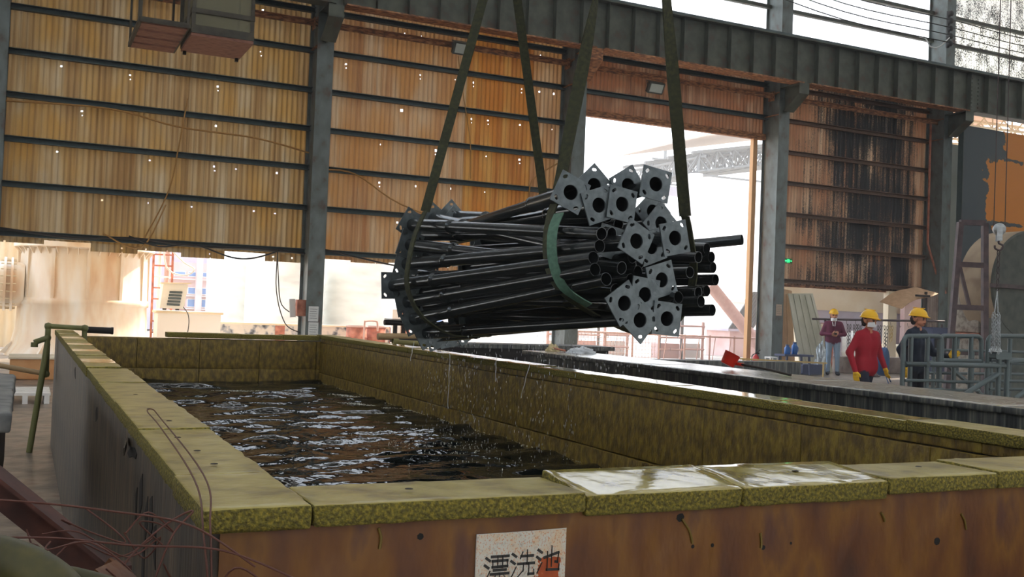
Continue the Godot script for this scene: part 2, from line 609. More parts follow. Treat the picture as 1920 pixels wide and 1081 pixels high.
func make_back_wall() -> void:
	var w := structure("wall_back")
	var rg := RandomNumberGenerator.new()
	rg.seed = 77
	var tan_ := stained(101, rgb(184, 152, 104), rgb(206, 186, 152), rgb(194, 150, 80), rgb(150, 110, 64), 0.0)
	var org := stained(111, rgb(196, 152, 106), rgb(212, 184, 148), rgb(200, 146, 86), rgb(166, 112, 70), 0.0)
	var red := stained(121, rgb(172, 124, 92), rgb(198, 160, 128), rgb(178, 116, 78), rgb(130, 88, 64), 0.0)
	var black := stained(131, rgb(184, 142, 108), rgb(212, 182, 150), rgb(178, 124, 88), rgb(128, 92, 70), 1.12)
	var bk := Color(0.4, 0.4, 0.4)
	sheet_mat("sheet_tan", tan_, bk)
	sheet_mat("sheet_orange", org, bk)
	sheet_mat("sheet_yellow", org, bk, Color(1.0, 0.88, 0.6))
	sheet_mat("sheet_red", red, Color(0.34, 0.34, 0.34))
	sheet_mat("sheet_soot", black, Color(0.4, 0.4, 0.4))
	var rows := [2.52, 3.5, 4.4, 5.28, 6.15, 7.04, 7.95, 8.85]
	# bays: [first column, bottom, top]
	for bay in 4:
		var xa: float = COLS[bay] + 0.08
		var xb: float = COLS[bay + 1] - 0.08
		var y0: float = [2.42, 2.38, 6.56, 2.40][bay]
		var y1 := 9.05
		for k in 7:
			var sa := lerpf(xa, xb, k / 7.0) 
			var sb := lerpf(xa, xb, (k + 1) / 7.0) + 0.016
			var holes := []
			if bay < 2 or bay == 3:
				for r in rows:
					for hx in [0.2, 0.66]:
						if rg.randf() < (0.4 if bay < 2 else 0.03):
							var s := rg.randf_range(0.022, 0.04)
							holes.append([lerpf(sa, sb, hx + rg.randf_range(-0.01, 0.01)), r - 0.16 - rg.randf() * 0.02, s, s * rg.randf_range(0.8, 1.6)])
							if rg.randf() < 0.5: holes.append([holes[-1][0] + 0.01, holes[-1][1] - 0.09, s * 0.7, s * 0.7])
			var m: Material = M[["sheet_tan", "sheet_orange", "sheet_red", "sheet_soot"][bay]]
			if bay == 1 and k in [4, 5]: m = M.sheet_yellow
			part("sheet", corrugated(sa, sb, y0, y1, WZ + 0.003 * (k % 2), 0.115, 0.017, holes, xa, xb - xa, y0, y1 - y0), m, w)
		for r in rows:
			if r < y0 - 0.1 or r > 8.9: continue
			var st := new_st()
			bx(st, xa - 0.1, xb + 0.1, r - 0.06, r + 0.06, WZ + 0.05, WZ + 0.07)
			bx(st, xa - 0.1, xb + 0.1, r + 0.045, r + 0.06, WZ + 0.05, WZ + 0.17)
			bx(st, xa - 0.1, xb + 0.1, r - 0.06, r - 0.045, WZ + 0.05, WZ + 0.17)
			build(st, "girt", M.girt_brown if bay == 3 else M.girt_steel, w)
	var tr := new_st()
	bx(tr, 18.75, 24.75, 2.36, 2.42, WZ - 0.05, WZ + 0.08)
	build(tr, "bottom_trim", M.rust_flake, w)
	# door head and door frame in the open bay
	var st := new_st()
	bx(st, 12.3, 18.5, 6.42, 6.58, WZ - 0.06, WZ + 0.1)
	build(st, "door_head", M.rust_flake, w)
	st = new_st()
	bx(st, 18.12, 18.26, 0.0, 6.42, WZ - 0.1, WZ + 0.04)
	build(st, "door_jamb", plain("jamb_tan", rgb(212, 164, 116), 0.7), w)
	# clerestory above the crane girder
	st = new_st()
	for i in 3:
		var y: float = [9.32, 10.15, 11.0][i]
		bx(st, -16, 48, y - 0.05, y + 0.05, WZ + 0.04, WZ + 0.16)
	build(st, "clerestory_rail", M.girder_steel, w)
	var sootc := field(140, 1.0, 3)
	var spots := painted(512, 256, func(x: int, y: int) -> Color:
		var k := sootc.get_noise_2d(x * 0.5, y * 0.22) + 0.5 * sootc.get_noise_2d(x * 0.03 + 9, y * 0.02) - 0.12
		return Color(0.95, 0.95, 0.91).lerp(Color(0.05, 0.05, 0.05), clampf(k * 5.0, 0, 0.95)))
	var sp := sheet_mat("spotted_clear", spots, Color(1, 1, 1))
	for bay in 6:
		var xa: float = COLS[bay] if bay < 6 else 48.0
		var xb: float = COLS[bay + 1] if bay < 5 else 48.0
		if bay == 4:
			part("spotted_clerestory", corrugated(xa, xb, 9.1, 13.0, WZ, 0.115, 0.015, [], xa, xb - xa, 9.1, 3.9), sp, w)
		else:
			part("clerestory_sheet", corrugated(xa, xb, 9.2, 13.0, WZ, 0.115, 0.015, [], xa, xb - xa, 9.2, 3.8), M.clear_sheet, w)
	# the wall goes on to both sides, out of the picture
	st = new_st()
	bx(st, -16, -0.9, 2.42, 9.2, WZ - 0.03, WZ)
	bx(st, 31.3, 48, 0, 9.2, WZ - 0.03, WZ)
	bx(st, 24.95, 26.2, 0, 7.1, WZ - 0.03, WZ)
	bx(st, -16, -0.7, 9.2, 13.0, WZ - 0.03, WZ)
	build(st, "cladding", M.roof_metal, w)

func make_columns() -> void:
	var names := ["steel column at the edge of the picture beside the pale vessel", "grey steel column carrying two white notices, behind the tank's far corner", "steel column behind the hanging bundle, at the near jamb of the tall doorway", "steel column with pale blue side at the far jamb of the tall doorway", "brown-sided steel column beside the blue and orange patched panel", "steel column beyond the blue and orange panel"]
	for i in COLS.size():
		var x: float = COLS[i]
		var o := thing("steel_column", names[i], "column", Vector3(x, 0, -22.0), "wall columns")
		var st := new_st()
		bx(st, -0.185, 0.185, 0, 12.9, -0.02, 0)
		build(st, "near_flange", M.col_steel, o)
		st = new_st()
		bx(st, -0.185, 0.185, 0, 12.9, -0.68, -0.66)
		build(st, "far_flange", M.col_steel, o)
		st = new_st()
		for s in [-0.11, 0.11]: bx(st, s - 0.008, s + 0.008, 0, 12.9, -0.66, -0.02)
		build(st, "web", M.col_steel, o)
		# bracket that carries the girder
		st = new_st()
		var prof := PackedVector2Array([Vector2(0, 7.1), Vector2(0.0, 7.1), Vector2(0.16, 7.1), Vector2(0.75, 7.5), Vector2(0.75, 7.76), Vector2(0, 7.76)])
		prof.remove_at(1)
		prism(st, prof, Transform3D(Basis(Vector3(0, 0, 1), Vector3(0, 1, 0), Vector3(-1, 0, 0)), Vector3(0.008, 0, 0)), 0.016)
		box(st, Vector3(0, 7.77, 0.38), Vector3(0.34, 0.02, 0.76))
		box(st, Vector3(0, 7.3, 0.455), Vector3(0.34, 0.02, 0.71), Basis(Vector3.RIGHT, -atan2(0.4, 0.59)))
		box(st, Vector3(0, 7.63, 0.75), Vector3(0.34, 0.27, 0.02))
		build(st, "bracket", M.rust_flake if i in [2] else M.girder_steel, o)
		st = new_st()
		for s in [-1, 1]:
			for y in [7.05, 7.66]: bx(st, 0.008 * s, 0.18 * s, y - 0.01, y + 0.01, -0.66, -0.02)
		build(st, "stiffener", M.rust_flake, o)
		if i in [1, 2, 3]:
			st = new_st()
			bx(st, -0.04, 0.04, 3.2, 3.23, -0.5, -0.3)
	# crane girder on the brackets
	var g := thing("crane_girder", "long riveted crane girder with upright stiffeners and rusty bottom flange", "girder", Vector3(0, 7.78, -21.4))
	var st := new_st()
	bx(st, -16, 46, 0.02, 1.16, -0.008, 0.008)
	build(st, "web", M.girder_steel, g)
	st = new_st()
	bx(st, -16, 46, 1.16, 1.19, -0.2, 0.2)
	build(st, "top_flange", M.girder_steel, g)
	for bay in 5:
		st = new_st()
		bx(st, COLS[bay] + 0.22, COLS[bay + 1] - 0.02, -0.002, 0.03, -0.19, 0.19)
		build(st, "bottom_flange", M.rust_flake if bay in [1, 2, 3] else M.girder_steel, g)
	var rib := new_st()
	bx(rib, -0.006, 0.006, 0.03, 1.16, 0.008, 0.17)
	var rm := finish(rib)
	var x := 0.1
	while x < 32.0:
		part("stiffener", rm, M.girder_steel, g, Vector3(x, 0, 0))
		x += 0.73
	st = new_st()
	bx(st, -16, 46, 1.19, 1.3, -0.04, 0.04)
	build(st, "rail", M.girt_steel, g)
	# joint plate with two rows of bolts
	st = new_st()
	bx(st, 25.0, 25.5, 0.1, 1.1, 0.008, 0.02)
	build(st, "joint_plate", M.girder_steel, g)
	st = new_st()
	for i in 8:
		for j in 2: tube(st, Vector3(25.12 + j * 0.26, 0.18 + i * 0.12, 0.02), Vector3(25.12 + j * 0.26, 0.18 + i * 0.12, 0.045), 0.022, -1, 6)
	build(st, "bolts", M.girder_steel, g)
	# thin tie beams running between the columns under the girder
	for bay in 4:
		var t := thing("tie_beam", ["flaking tie beam over the first tan bay", "flaking tie beam above the round-edged floodlight in the orange bay", "rusty orange tie beam over the doorway", "brown tie beam over the sooty bay"][bay], "beam", Vector3(COLS[bay], 7.58, -22.3), "tie beams under the girder")
		st = new_st()
		bx(st, 0.02, 6.38, 0.05, 0.065, -0.09, 0.09)
		bx(st, 0.02, 6.38, -0.065, 0.05, -0.008, 0.008)
		build(st, "section", M.rust_flake, t)
		st = new_st()
		bx(st, 6.2, 6.22, -0.14, 0.12, -0.12, 0.12)
		bx(st, 0.2, 0.22, -0.14, 0.12, -0.12, 0.12)
		build(st, "end_plate", M.rust_flake, t)

# ---------------------------------------------------------------- the rinsing tank
const RIM := 1.032
const WATER := 0.578

func slab_row(o: Node3D, cuts: Array, along_x: bool, a0: float, a1: float, y0: float, y1: float, sd: int, wet := [], tilt := {}) -> void:
	for k in cuts.size() - 1:
		var p: float = minf(cuts[k], cuts[k + 1]) + 0.0012
		var q: float = maxf(cuts[k], cuts[k + 1]) - 0.0012
		var dy := 0.0025 * sin(k * 2.3 + sd)
		var near := absf(q) < 4.5
		var step := 0.022 if near else 0.06
		var top: Material = M.slab_wet if k in wet else M.slab_top
		var mesh: ArrayMesh
		if along_x: mesh = rough_box(p, q, y0, y1 + dy, a0, a1, step, 0.0038, sd + k, 0.005, top, M.moss)
		else: mesh = rough_box(a0, a1, y0, y1 + dy, p, q, step, 0.0038, sd + k, 0.005, top, M.moss)
		var sl := part("rim_slab", mesh, null, o)
		if tilt.has(k):
			var c := Vector3((p + q) / 2, y1, (a0 + a1) / 2)
			sl.transform = Transform3D(Basis(Vector3.RIGHT, deg_to_rad(tilt[k])), c) * Transform3D(Basis(), -c)

func make_tank() -> void:
	var o := thing("rinsing_tank", "long stone-rimmed rinsing tank with mossy slabs and rust-brown front, holding dark water", "tank")
	# walls
	var st := new_st()
	bx(st, 0.29, 2.85, 0.0, 0.995, -1.74, -1.615)
	build(st, "front_wall", M.rust_face, o)
	st = new_st()
	bx(st, 0.275, 0.40, 0.0, 0.995, -10.1, -1.62)
	build(st, "left_wall", M.resin_side, o)
	st = new_st()
	bx(st, 2.70, 2.84, 0.0, 0.995, -10.1, -1.62)
	build(st, "right_wall", M.tank2_side, o)
	st = new_st()
	bx(st, 0.28, 2.84, 0.0, 0.975, -10.12, -9.97)
	build(st, "far_wall", M.inner_wall, o)
	st = new_st()
	bx(st, 0.3, 2.8, 0.0, 0.05, -10.0, -1.7)
	build(st, "bottom", M.inner_wall, o)
	# rim slabs
	slab_row(o, [0.43, 0.93, 1.285, 1.667, 2.0, 2.35, 2.86], true, -1.778, -1.598, 0.994, RIM, 300, [1, 2], {1: 6.2, 2: 5.4})
	part("rim_slab", rough_box(0.258, 0.4288, 0.992, RIM, -1.923, -1.596, 0.022, 0.0045, 299, 0.007, M.slab_top, M.moss), null, o)
	slab_row(o, [-1.925, -2.6, -3.3, -4.05, -4.8], false, 0.262, 0.43, 0.994, RIM, 320)
	slab_row(o, [-4.806, -5.05, -5.4, -5.72, -6.1, -6.4, -6.8, -7.1, -7.5, -7.8, -8.2, -8.6, -9.0, -9.35, -9.75], false, 0.258, 0.405, 0.994, RIM + 0.006, 340, [1, 4, 6, 9, 11])
	slab_row(o, [-1.781, -2.5, -3.2, -3.9, -4.6, -5.3, -6.0, -6.7, -7.4, -8.1, -8.8, -9.5, -10.1], false, 2.672, 2.85, 1.003, RIM + 0.008, 360, [1, 2, 3, 4, 5, 6, 7, 8])
	slab_row(o, [1.22, 1.9, 2.3, 2.668], true, -10.12, -9.94, 0.985, RIM, 380)
	# pale dried rings with a dark fixing in the middle, along the left rim
	plain("dried_ring", rgb(176, 172, 150), 0.5)
	plain("fixing_dark", rgb(40, 34, 26), 0.7)
	for q in [Vector2(0.345, -2.02), Vector2(0.34, -2.2), Vector2(0.33, -2.42), Vector2(0.352, -2.75), Vector2(0.335, -3.05), Vector2(0.34, -3.5), Vector2(0.62, -1.68), Vector2(1.5, -1.7), Vector2(1.85, -1.69)]:
		st = new_st()
		lathe(st, [[0.0, 0.001], [0.006, 0.001], [0.008, 0.0]], 8, Transform3D(Basis(), Vector3(q.x, RIM + 0.0025, q.y)))
		build(st, "fixing", M.fixing_dark, o)
	# inner lining: courses with joints
	var rg := RandomNumberGenerator.new()
	rg.seed = 5
	var z := -1.79
	while z > -9.9:
		var z2 := maxf(z - 0.61, -9.96)
		part("lining_panel", rough_box(2.675, 2.72, 0.672, 0.965, z2 + 0.002, z - 0.002, 0.1, 0.003, int(-z * 50), 0.004), M.inner_wall, o)
		z = z2
	z = -1.79
	while z > -9.9:
		var z2 := maxf(z - 0.42, -9.96)
		part("lining_strip", rough_box(2.683, 2.72, 0.969, 1.003, z2 + 0.002, z - 0.002, 0.1, 0.002, int(-z * 70), 0.004), M.inner_wall, o)
		part("lining_foot", rough_box(2.668, 2.72, 0.35, 0.667, z2 + 0.001, z - 0.001, 0.1, 0.004, int(-z * 90), 0.004), M.inner_wall, o)
		z = z2
	var x := 0.40
	var k := 0
	while x < 2.66:
		var x2 := minf(x + 0.56, 2.68)
		part("far_panel", rough_box(x + 0.002, x2 - 0.002, 0.70, 0.972, -9.99, -9.945, 0.12, 0.004, 400 + k, 0.004), M.inner_wall, o)
		part("far_foot", rough_box(x + 0.002, x2 - 0.002, 0.35, 0.697, -9.99, -9.938 - 0.004 * (k % 2), 0.12, 0.006, 420 + k, 0.004), M.inner_wall, o)
		x = x2
		k += 1
	part("left_lining", rough_box(0.39, 0.418, 0.35, 0.99, -9.95, -1.77, 0.3, 0.003, 440, 0.004), M.inner_wall, o)
	part("front_lining", rough_box(0.40, 2.7, 0.35, 0.99, -1.78, -1.73, 0.3, 0.003, 441, 0.004), M.inner_wall, o)
	# water
	st = new_st()
	st.set_smooth_group(0)
	var nx := 150
	var nz := 420
	var w1 := field(501, 1.0, 2)
	var w2 := field(502, 1.0, 3)
	var waves := []
	for i in 8:
		var ang: float = [-0.3, 0.14, -0.1, 0.26, 0.04, -0.2, 0.34, -0.02][i]
		var lam: float = [0.52, 0.41, 0.33, 0.27, 0.23, 0.19, 0.16, 0.62][i]
		waves.append([sin(ang) * TAU / lam, cos(ang) * TAU / lam, 0.12 * lam / TAU, i * 2.1])
	var wh := func(px: float, pz: float) -> float:
		var d := Vector2(px - 2.1, pz + 5.5).length()
		var storm := exp(-d * d / 1.1)
		var h := 0.0
		var gust := 0.75 + 0.6 * w1.get_noise_2d(px * 0.9 + 30, pz * 0.7)
		for wv in waves: h += gust * wv[2] * sin(px * wv[0] + pz * wv[1] + wv[3] + 1.6 * w1.get_noise_2d(px * 0.8 + wv[3], pz * 1.2))
		h += w2.get_noise_2d(px * 3.2 + 7, pz * 8.0) * 0.002
		h += storm * (w2.get_noise_2d(px * 13.0, pz * 13.0) * 0.0042 + sin(d * 60.0) * 0.0012)
		return h
	var prev := []
	for j in nz + 1:
		var row := []
		var pz := lerpf(-9.99, -1.76, float(j) / nz)
		for i in nx + 1:
			var px := lerpf(0.40, 2.70, float(i) / nx)
			row.append(Vector3(px, WATER + wh.call(px, pz), pz))
		if j:
			for i in nx: quad(st, row[i], row[i + 1], prev[i + 1], prev[i])
		prev = row
	var water := build(st, "tank_water", M.dark_water, self)
	tag(water, "dark rippled water filling the stone-rimmed tank", "water", "", "stuff")

func make_second_tank() -> void:
	var o := thing("neighbouring_tank", "second long tank with grey streaked wall behind the first tank's rim", "tank")
	var st := new_st()
	bx(st, 3.78, 4.28, 0.0, 1.0, -7.5, 4.0)
	build(st, "wall", M.tank2_side, o)
	var z := 4.0
	var k := 0
	while z > -7.5:
		var z2 := maxf(z - 1.4, -7.62)
		part("rim_slab", rough_box(3.755, 4.32, 1.0, RIM, z2 + 0.002, z - 0.002, 0.08, 0.004, 600 + k, 0.008, M.tank2_top, M.tank2_side), null, o)
		z = z2
		k += 1
	st = new_st()
	bx(st, 4.3, 6.6, 0, 0.98, -7.62, -7.45)
	build(st, "end_wall", M.tank2_side, o)

# ---------------------------------------------------------------- hanging bundle of posts
var plate_mesh: ArrayMesh

func slot(c: Vector2, dir: Vector2, half: float, r: float) -> PackedVector2Array:
	var p := PackedVector2Array()
	var a0 := dir.angle()
	for i in 7: p.append(c + dir * half + Vector2.from_angle(a0 - PI / 2 + PI * i / 6) * r)
	for i in 7: p.append(c - dir * half + Vector2.from_angle(a0 + PI / 2 + PI * i / 6) * r)
	return p

func post(at: Vector3, end: Vector3, roll: float, label: String) -> void:
	var d := (end - at).normalized()
	var o := thing("steel_post", label, "post", at, "steel posts hanging in the slings")
	# local frame: z is the plate's outward normal
	var n := -d
	var x := Vector3.UP.cross(n).normalized()
	var y := n.cross(x)
	var a := deg_to_rad(roll)
	o.basis = Basis(x * cos(a) - y * sin(a), x * sin(a) + y * cos(a), n)
	part("base_plate", plate_mesh, M.plate_steel, o)
	part("lower_tube", M.mesh_lower, M.post_steel, o)
	part("collar", M.mesh_collar, M.post_steel, o)
	part("upper_tube", M.mesh_upper, M.post_steel, o)

func make_bundle() -> void:
	var s := 0.083
	var outer := PackedVector2Array([Vector2(-s, -s), Vector2(s, -s), Vector2(s, s), Vector2(-s, s)])
	var a := 0.058
	var holes := [circle(Vector2.ZERO, 0.038, 24)]
	for q in [Vector2(-a, -a), Vector2(a, -a), Vector2(a, a), Vector2(-a, a)]:
		holes.append(slot(q, Vector2(q.y, -q.x).normalized(), 0.006, 0.0085))
	var st := new_st()
	holed(st, outer, holes, [-s, -a, 0.0, a, s], Transform3D(Basis(), Vector3(0, 0, -0.008)), 0.008)
	plate_mesh = finish(st)
	st = new_st()
	pipe(st, Vector3(0, 0, -0.008), Vector3(0, 0, -0.5), 0.0395, 0.003, 20)
	M.mesh_lower = finish(st)
	st = new_st()
	lathe(st, [[0.031, -0.52], [0.0415, -0.512], [0.0425, -0.5], [0.0415, -0.488], [0.0395, -0.484]], 20, Transform3D(Basis(Vector3.RIGHT, PI / 2), Vector3.ZERO))
	M.mesh_collar = finish(st)
	st = new_st()
	pipe(st, Vector3(0, 0, -0.48), Vector3(0, 0, -1.95), 0.0315, 0.0025, 20)
	M.mesh_upper = finish(st)
	var left_posts = [
		[2.193, 1.874, -6.090, 2.450, 1.734, -4.163, -28, "top front steel post with tilted plate nearest the slanting far sling"], 
		[2.177, 1.744, -6.068, 2.570, 1.579, -4.165, -15, "long front post second from the top, running across the middle of the bundle"], 
		[2.164, 1.622, -6.077, 2.433, 1.674, -4.145, -12, "front post third from the top, disappearing behind a crossing post"], 
		[2.071, 1.483, -6.047, 2.391, 1.616, -4.127, 2, "post whose squared plate sticks out farthest from the bundle at its far end"], 
		[2.167, 1.384, -6.037, 2.390, 1.561, -4.107, 12, "post in the lower half sloping upward to its open end under the green strap"], 
		[2.201, 1.279, -6.001, 2.436, 1.518, -4.080, 25, "lower front post sloping steeply upward with a long bright collar section"], 
		[2.363, 1.190, -6.192, 2.640, 1.329, -4.265, 30, "lowest post, nearly level along the underside of the bundle"], 
		[2.600, 1.933, -6.393, 2.646, 1.851, -4.443, -40, "uppermost open-ended post lying just under the tilted pale plates"], 
		[2.439, 1.947, -6.358, 2.476, 1.665, -4.429, -35, "post pointing downward with a short open end left of the green strap"], 
		[2.325, 1.830, -6.305, 2.638, 1.761, -4.383, -20, "post whose wide open mouth shows behind the top front post"], 
		[2.253, 1.562, -6.235, 2.636, 1.478, -4.324, 5, "short-showing post with open end at the lower front, above the diamond plates"], 
		[2.355, 1.445, -6.300, 2.778, 1.650, -4.407, 15, "post ending in an open mouth beside the big tilted middle plate"], 
		[2.394, 1.694, -6.331, 2.845, 1.627, -4.436, -8, "inner post with its open mouth half hidden under the middle plate"], 
		[2.400, 1.553, -6.331, 2.721, 1.584, -4.408, 0, "inner post with an open mouth in the middle row of ends"], 
		[2.385, 1.482, -6.285, 2.802, 1.577, -4.381, 8, "inner post end tucked low beside the middle plate"], 
		[2.324, 1.357, -6.206, 2.711, 1.531, -4.304, 18, "lower inner post with its open mouth over the diamond plates"], 
		[2.717, 1.644, -6.455, 3.830, 1.830, -4.864, 0, "single post reaching out alone farthest toward the doorway"], 
		[2.831, 1.761, -6.453, 3.300, 1.685, -4.561, 10, "dark steel post end behind the tilted outer plate"], 
		[2.848, 1.838, -6.498, 3.404, 1.741, -4.632, 0, "dark steel post end at the top of the far cluster, under the lone long post"], 
		[2.869, 1.727, -6.490, 3.433, 1.695, -4.625, 20, "dark steel post end in the far cluster, second row"], 
		[2.873, 1.653, -6.491, 3.449, 1.639, -4.629, 15, "dark steel post end in the far cluster, third row at the outer side"], 
		[2.819, 1.575, -6.407, 3.200, 1.597, -4.495, 5, "dark steel post end in the far cluster with a red rust ring"], 
		[2.878, 1.542, -6.491, 3.475, 1.572, -4.636, 5, "dark steel post end reaching farthest of the far cluster's middle"], 
		[2.823, 1.483, -6.408, 3.270, 1.492, -4.508, 12, "dark steel post end in the far cluster below the middle"], 
		[2.829, 1.428, -6.462, 3.387, 1.506, -4.596, 25, "dark steel post end in the far cluster pressed against its neighbours"], 
		[2.755, 1.372, -6.332, 3.243, 1.443, -4.445, 0, "dark steel post end in the far cluster, lower row"], 
		[2.705, 1.317, -6.302, 3.326, 1.400, -4.456, 8, "lowest post end of the far cluster, with a bolt hole"], 
		[2.386, 1.305, -6.344, 2.737, 1.463, -4.431, 22, "post low at the near side, half covered by the sloping ones"], 
		[2.480, 1.407, -6.463, 2.899, 1.521, -4.563, -5, "post deep behind the sloping front posts"], 
		[2.512, 1.165, -6.399, 2.795, 1.339, -4.479, 20, "post at the very bottom of the bundle nearest the far sling"], 
		[2.627, 1.173, -6.454, 2.884, 1.363, -4.530, 10, "post low in the bundle's belly behind the lowest one"], 
		[2.736, 1.212, -6.456, 2.858, 1.413, -4.519, 35, "post deep in the bundle's dark belly"], 
		[2.700, 1.276, -6.472, 2.870, 1.463, -4.540, 5, "post deep in the bundle above the dark belly"], 
		[2.619, 1.988, -6.493, 2.782, 1.828, -4.556, -42, "rear post with a plate corner showing above the bundle's top edge"], 
		[3.199, 2.004, -6.658, 3.137, 1.716, -4.733, -30, "rearmost post with a small plate corner above the middle of the bundle"], 
		[2.648, 1.282, -6.164, 2.959, 1.454, -4.248, 8, "dark steel post end half hidden by the lower plates"], 
	]
	var right_posts = [
		[2.396, 1.946, -4.383, 2.556, 1.875, -6.326, 24, "steel post with pale tilted plate at the top, nearest the twisted sling"], 
		[2.674, 2.031, -4.636, 2.876, 1.919, -6.571, 45, "steel post with diamond-turned plate peeking up at the top behind two paler plates"], 
		[2.549, 1.894, -4.366, 2.496, 1.842, -6.317, -20, "steel post with pale plate in the upper row beside the tilted top plate"], 
		[2.679, 1.909, -4.359, 2.569, 1.811, -6.305, 8, "steel post with grey plate in the upper middle, overlapping the pale tilted one"], 
		[2.861, 2.044, -4.602, 2.948, 1.884, -6.543, -32, "steel post with plate showing one pointed corner above the upper row"], 
		[2.882, 2.029, -4.370, 3.004, 1.876, -6.311, 10, "steel post with squared plate standing highest of the outer side against the white sky"], 
		[3.040, 1.920, -4.630, 3.049, 1.855, -6.579, 45, "steel post with small showing plate corner below the highest squared plate"], 
		[3.027, 1.848, -4.527, 2.962, 1.770, -6.473, 42, "steel post with diamond plate half hidden behind the tilted outer plate"], 
		[2.954, 1.754, -4.287, 2.853, 1.718, -6.232, -13, "steel post with tilted outer plate right below the sling leg by the doorway"], 
		[2.671, 1.716, -4.202, 2.509, 1.660, -6.143, 26, "steel post with large tilted plate in the middle of the bundle's near end"], 
		[2.932, 1.714, -4.465, 2.734, 1.644, -6.402, -20, "steel post with plate mostly hidden behind the large middle plate"], 
		[2.875, 1.538, -4.275, 2.738, 1.533, -6.220, -17, "steel post with tilted plate low on the outer side, under the dark post ends"], 
		[2.775, 1.460, -4.269, 2.661, 1.476, -6.214, 6, "steel post with plate in the lower middle overlapping a diamond plate"], 
		[2.632, 1.412, -4.228, 2.533, 1.418, -6.177, -35, "steel post with diamond plate in the lower row nearest the strap"], 
		[2.731, 1.333, -4.238, 2.656, 1.317, -6.187, 40, "steel post with lowest diamond plate pointing straight down"], 
		[2.907, 1.345, -4.264, 2.900, 1.361, -6.214, 4, "steel post with squared plate hanging lowest on the outer side"], 
		[2.718, 1.726, -4.511, 2.675, 1.752, -6.461, 12, "plate catching light behind the open post mouths"], 
	]
	for p in left_posts: post(Vector3(p[0], p[1], p[2]), Vector3(p[3], p[4], p[5]), p[6], p[7])
	for p in right_posts: post(Vector3(p[0], p[1], p[2]), Vector3(p[3], p[4], p[5]), p[6], p[7])

func make_slings() -> void:
	# far sling: loop round the bundle and two legs to a hook above
	sling("far olive webbing sling round the plate end of the bundle", [
		Vector3(2.178, 1.938, -5.818), Vector3(2.111, 1.790, -5.798), Vector3(2.067, 1.625, -5.768), Vector3(2.058, 1.481, -5.754), Vector3(2.107, 1.355, -5.734), Vector3(2.188, 1.263, -5.697), Vector3(2.336, 1.195, -5.672), Vector3(2.60, 1.20, -5.740), Vector3(3.0, 1.27, -5.98), Vector3(3.257, 1.448, -6.090), Vector3(3.263, 1.848, -6.133), Vector3(3.146, 2.112, -6.127)], Vector3(2.664, 3.87, -5.87), 0.0, 0.05)
	sling("near twisted webbing sling round the middle of the bundle, with a green inner loop", [
		Vector3(2.431, 1.946, -4.588), Vector3(2.369, 1.850, -4.531), Vector3(2.329, 1.737, -4.487), Vector3(2.320, 1.630, -4.461), Vector3(2.329, 1.538, -4.425), Vector3(2.375, 1.461, -4.405), Vector3(2.481, 1.394, -4.412), Vector3(2.642, 1.332, -4.447), Vector3(2.925, 1.261, -4.535), Vector3(3.243, 1.338, -4.658), Vector3(3.371, 1.580, -4.702), Vector3(3.309, 1.813, -4.670), Vector3(3.268, 1.913, -4.654)], Vector3(2.838, 4.362, -4.56), 1.0, 0.06)

func sling(label: String, loop: Array, hook: Vector3, twist: float, width: float) -> void:
	var o := thing("lifting_sling", label, "sling", Vector3.ZERO, "lifting slings")
	var pts := curve(loop, 6)
	var ax := []
	for p in pts: ax.append(Vector3(0.12, 0.0, 1.0))
	var st := new_st()
	band(st, pts, ax, width, 0.008)
	build(st, "bundle_loop", M.sling_olive, o)
	for k in 2:
		var a: Vector3 = loop[0] if k == 0 else loop[-1]
		var leg := []
		var across := []
		var tw := twist * (2.4 if k == 0 else 1.6)
		for i in 25:
			var t := i / 24.0
			leg.append(a.lerp(hook, t))
			across.append(Vector3(0.12, 0, 1.0).rotated((hook - a).normalized(), tw * smoothstep(0.05, 0.6, t) + (0.9 if twist == 0.0 else 0.35)))
		st = new_st()
		band(st, leg, across, width * 1.15, 0.009)
		build(st, "leg", M.sling_olive, o)
	if twist > 0.0:
		# the green second ply hanging a little off the loop
		var g := curve([Vector3(2.372, 1.845, -4.452), Vector3(2.315, 1.745, -4.405), Vector3(2.310, 1.601, -4.377), Vector3(2.360, 1.473, -4.346), Vector3(2.488, 1.395, -4.319)], 6)
		var ga := []
		for p in g: ga.append(Vector3(0.5, 0, 1.0))
		st = new_st()
		band(st, g, ga, 0.055, 0.006)
		build(st, "inner_ply", M.sling_green, o)
	st = new_st()
	var ring := []
	for i in 17: ring.append(hook + Vector3(cos(TAU * i / 16), sin(TAU * i / 16), 0) * 0.07 + Vector3(0, 0.06, 0))
	path(st, ring, 0.014, 8)
	build(st, "ring", M.post_steel, o)

# ---------------------------------------------------------------- what stands in the yard outside
func solid(called: String, label: String, category: String, m: Material, c: Vector3, s: Vector3, r := 0.02, group := "", b := Basis()) -> MeshInstance3D:
	var st := new_st()
	cbox(st, Vector3.ZERO, s, minf(r, minf(s.x, s.y) * 0.3), b)
	return single(st, called, m, label, category, c, group)

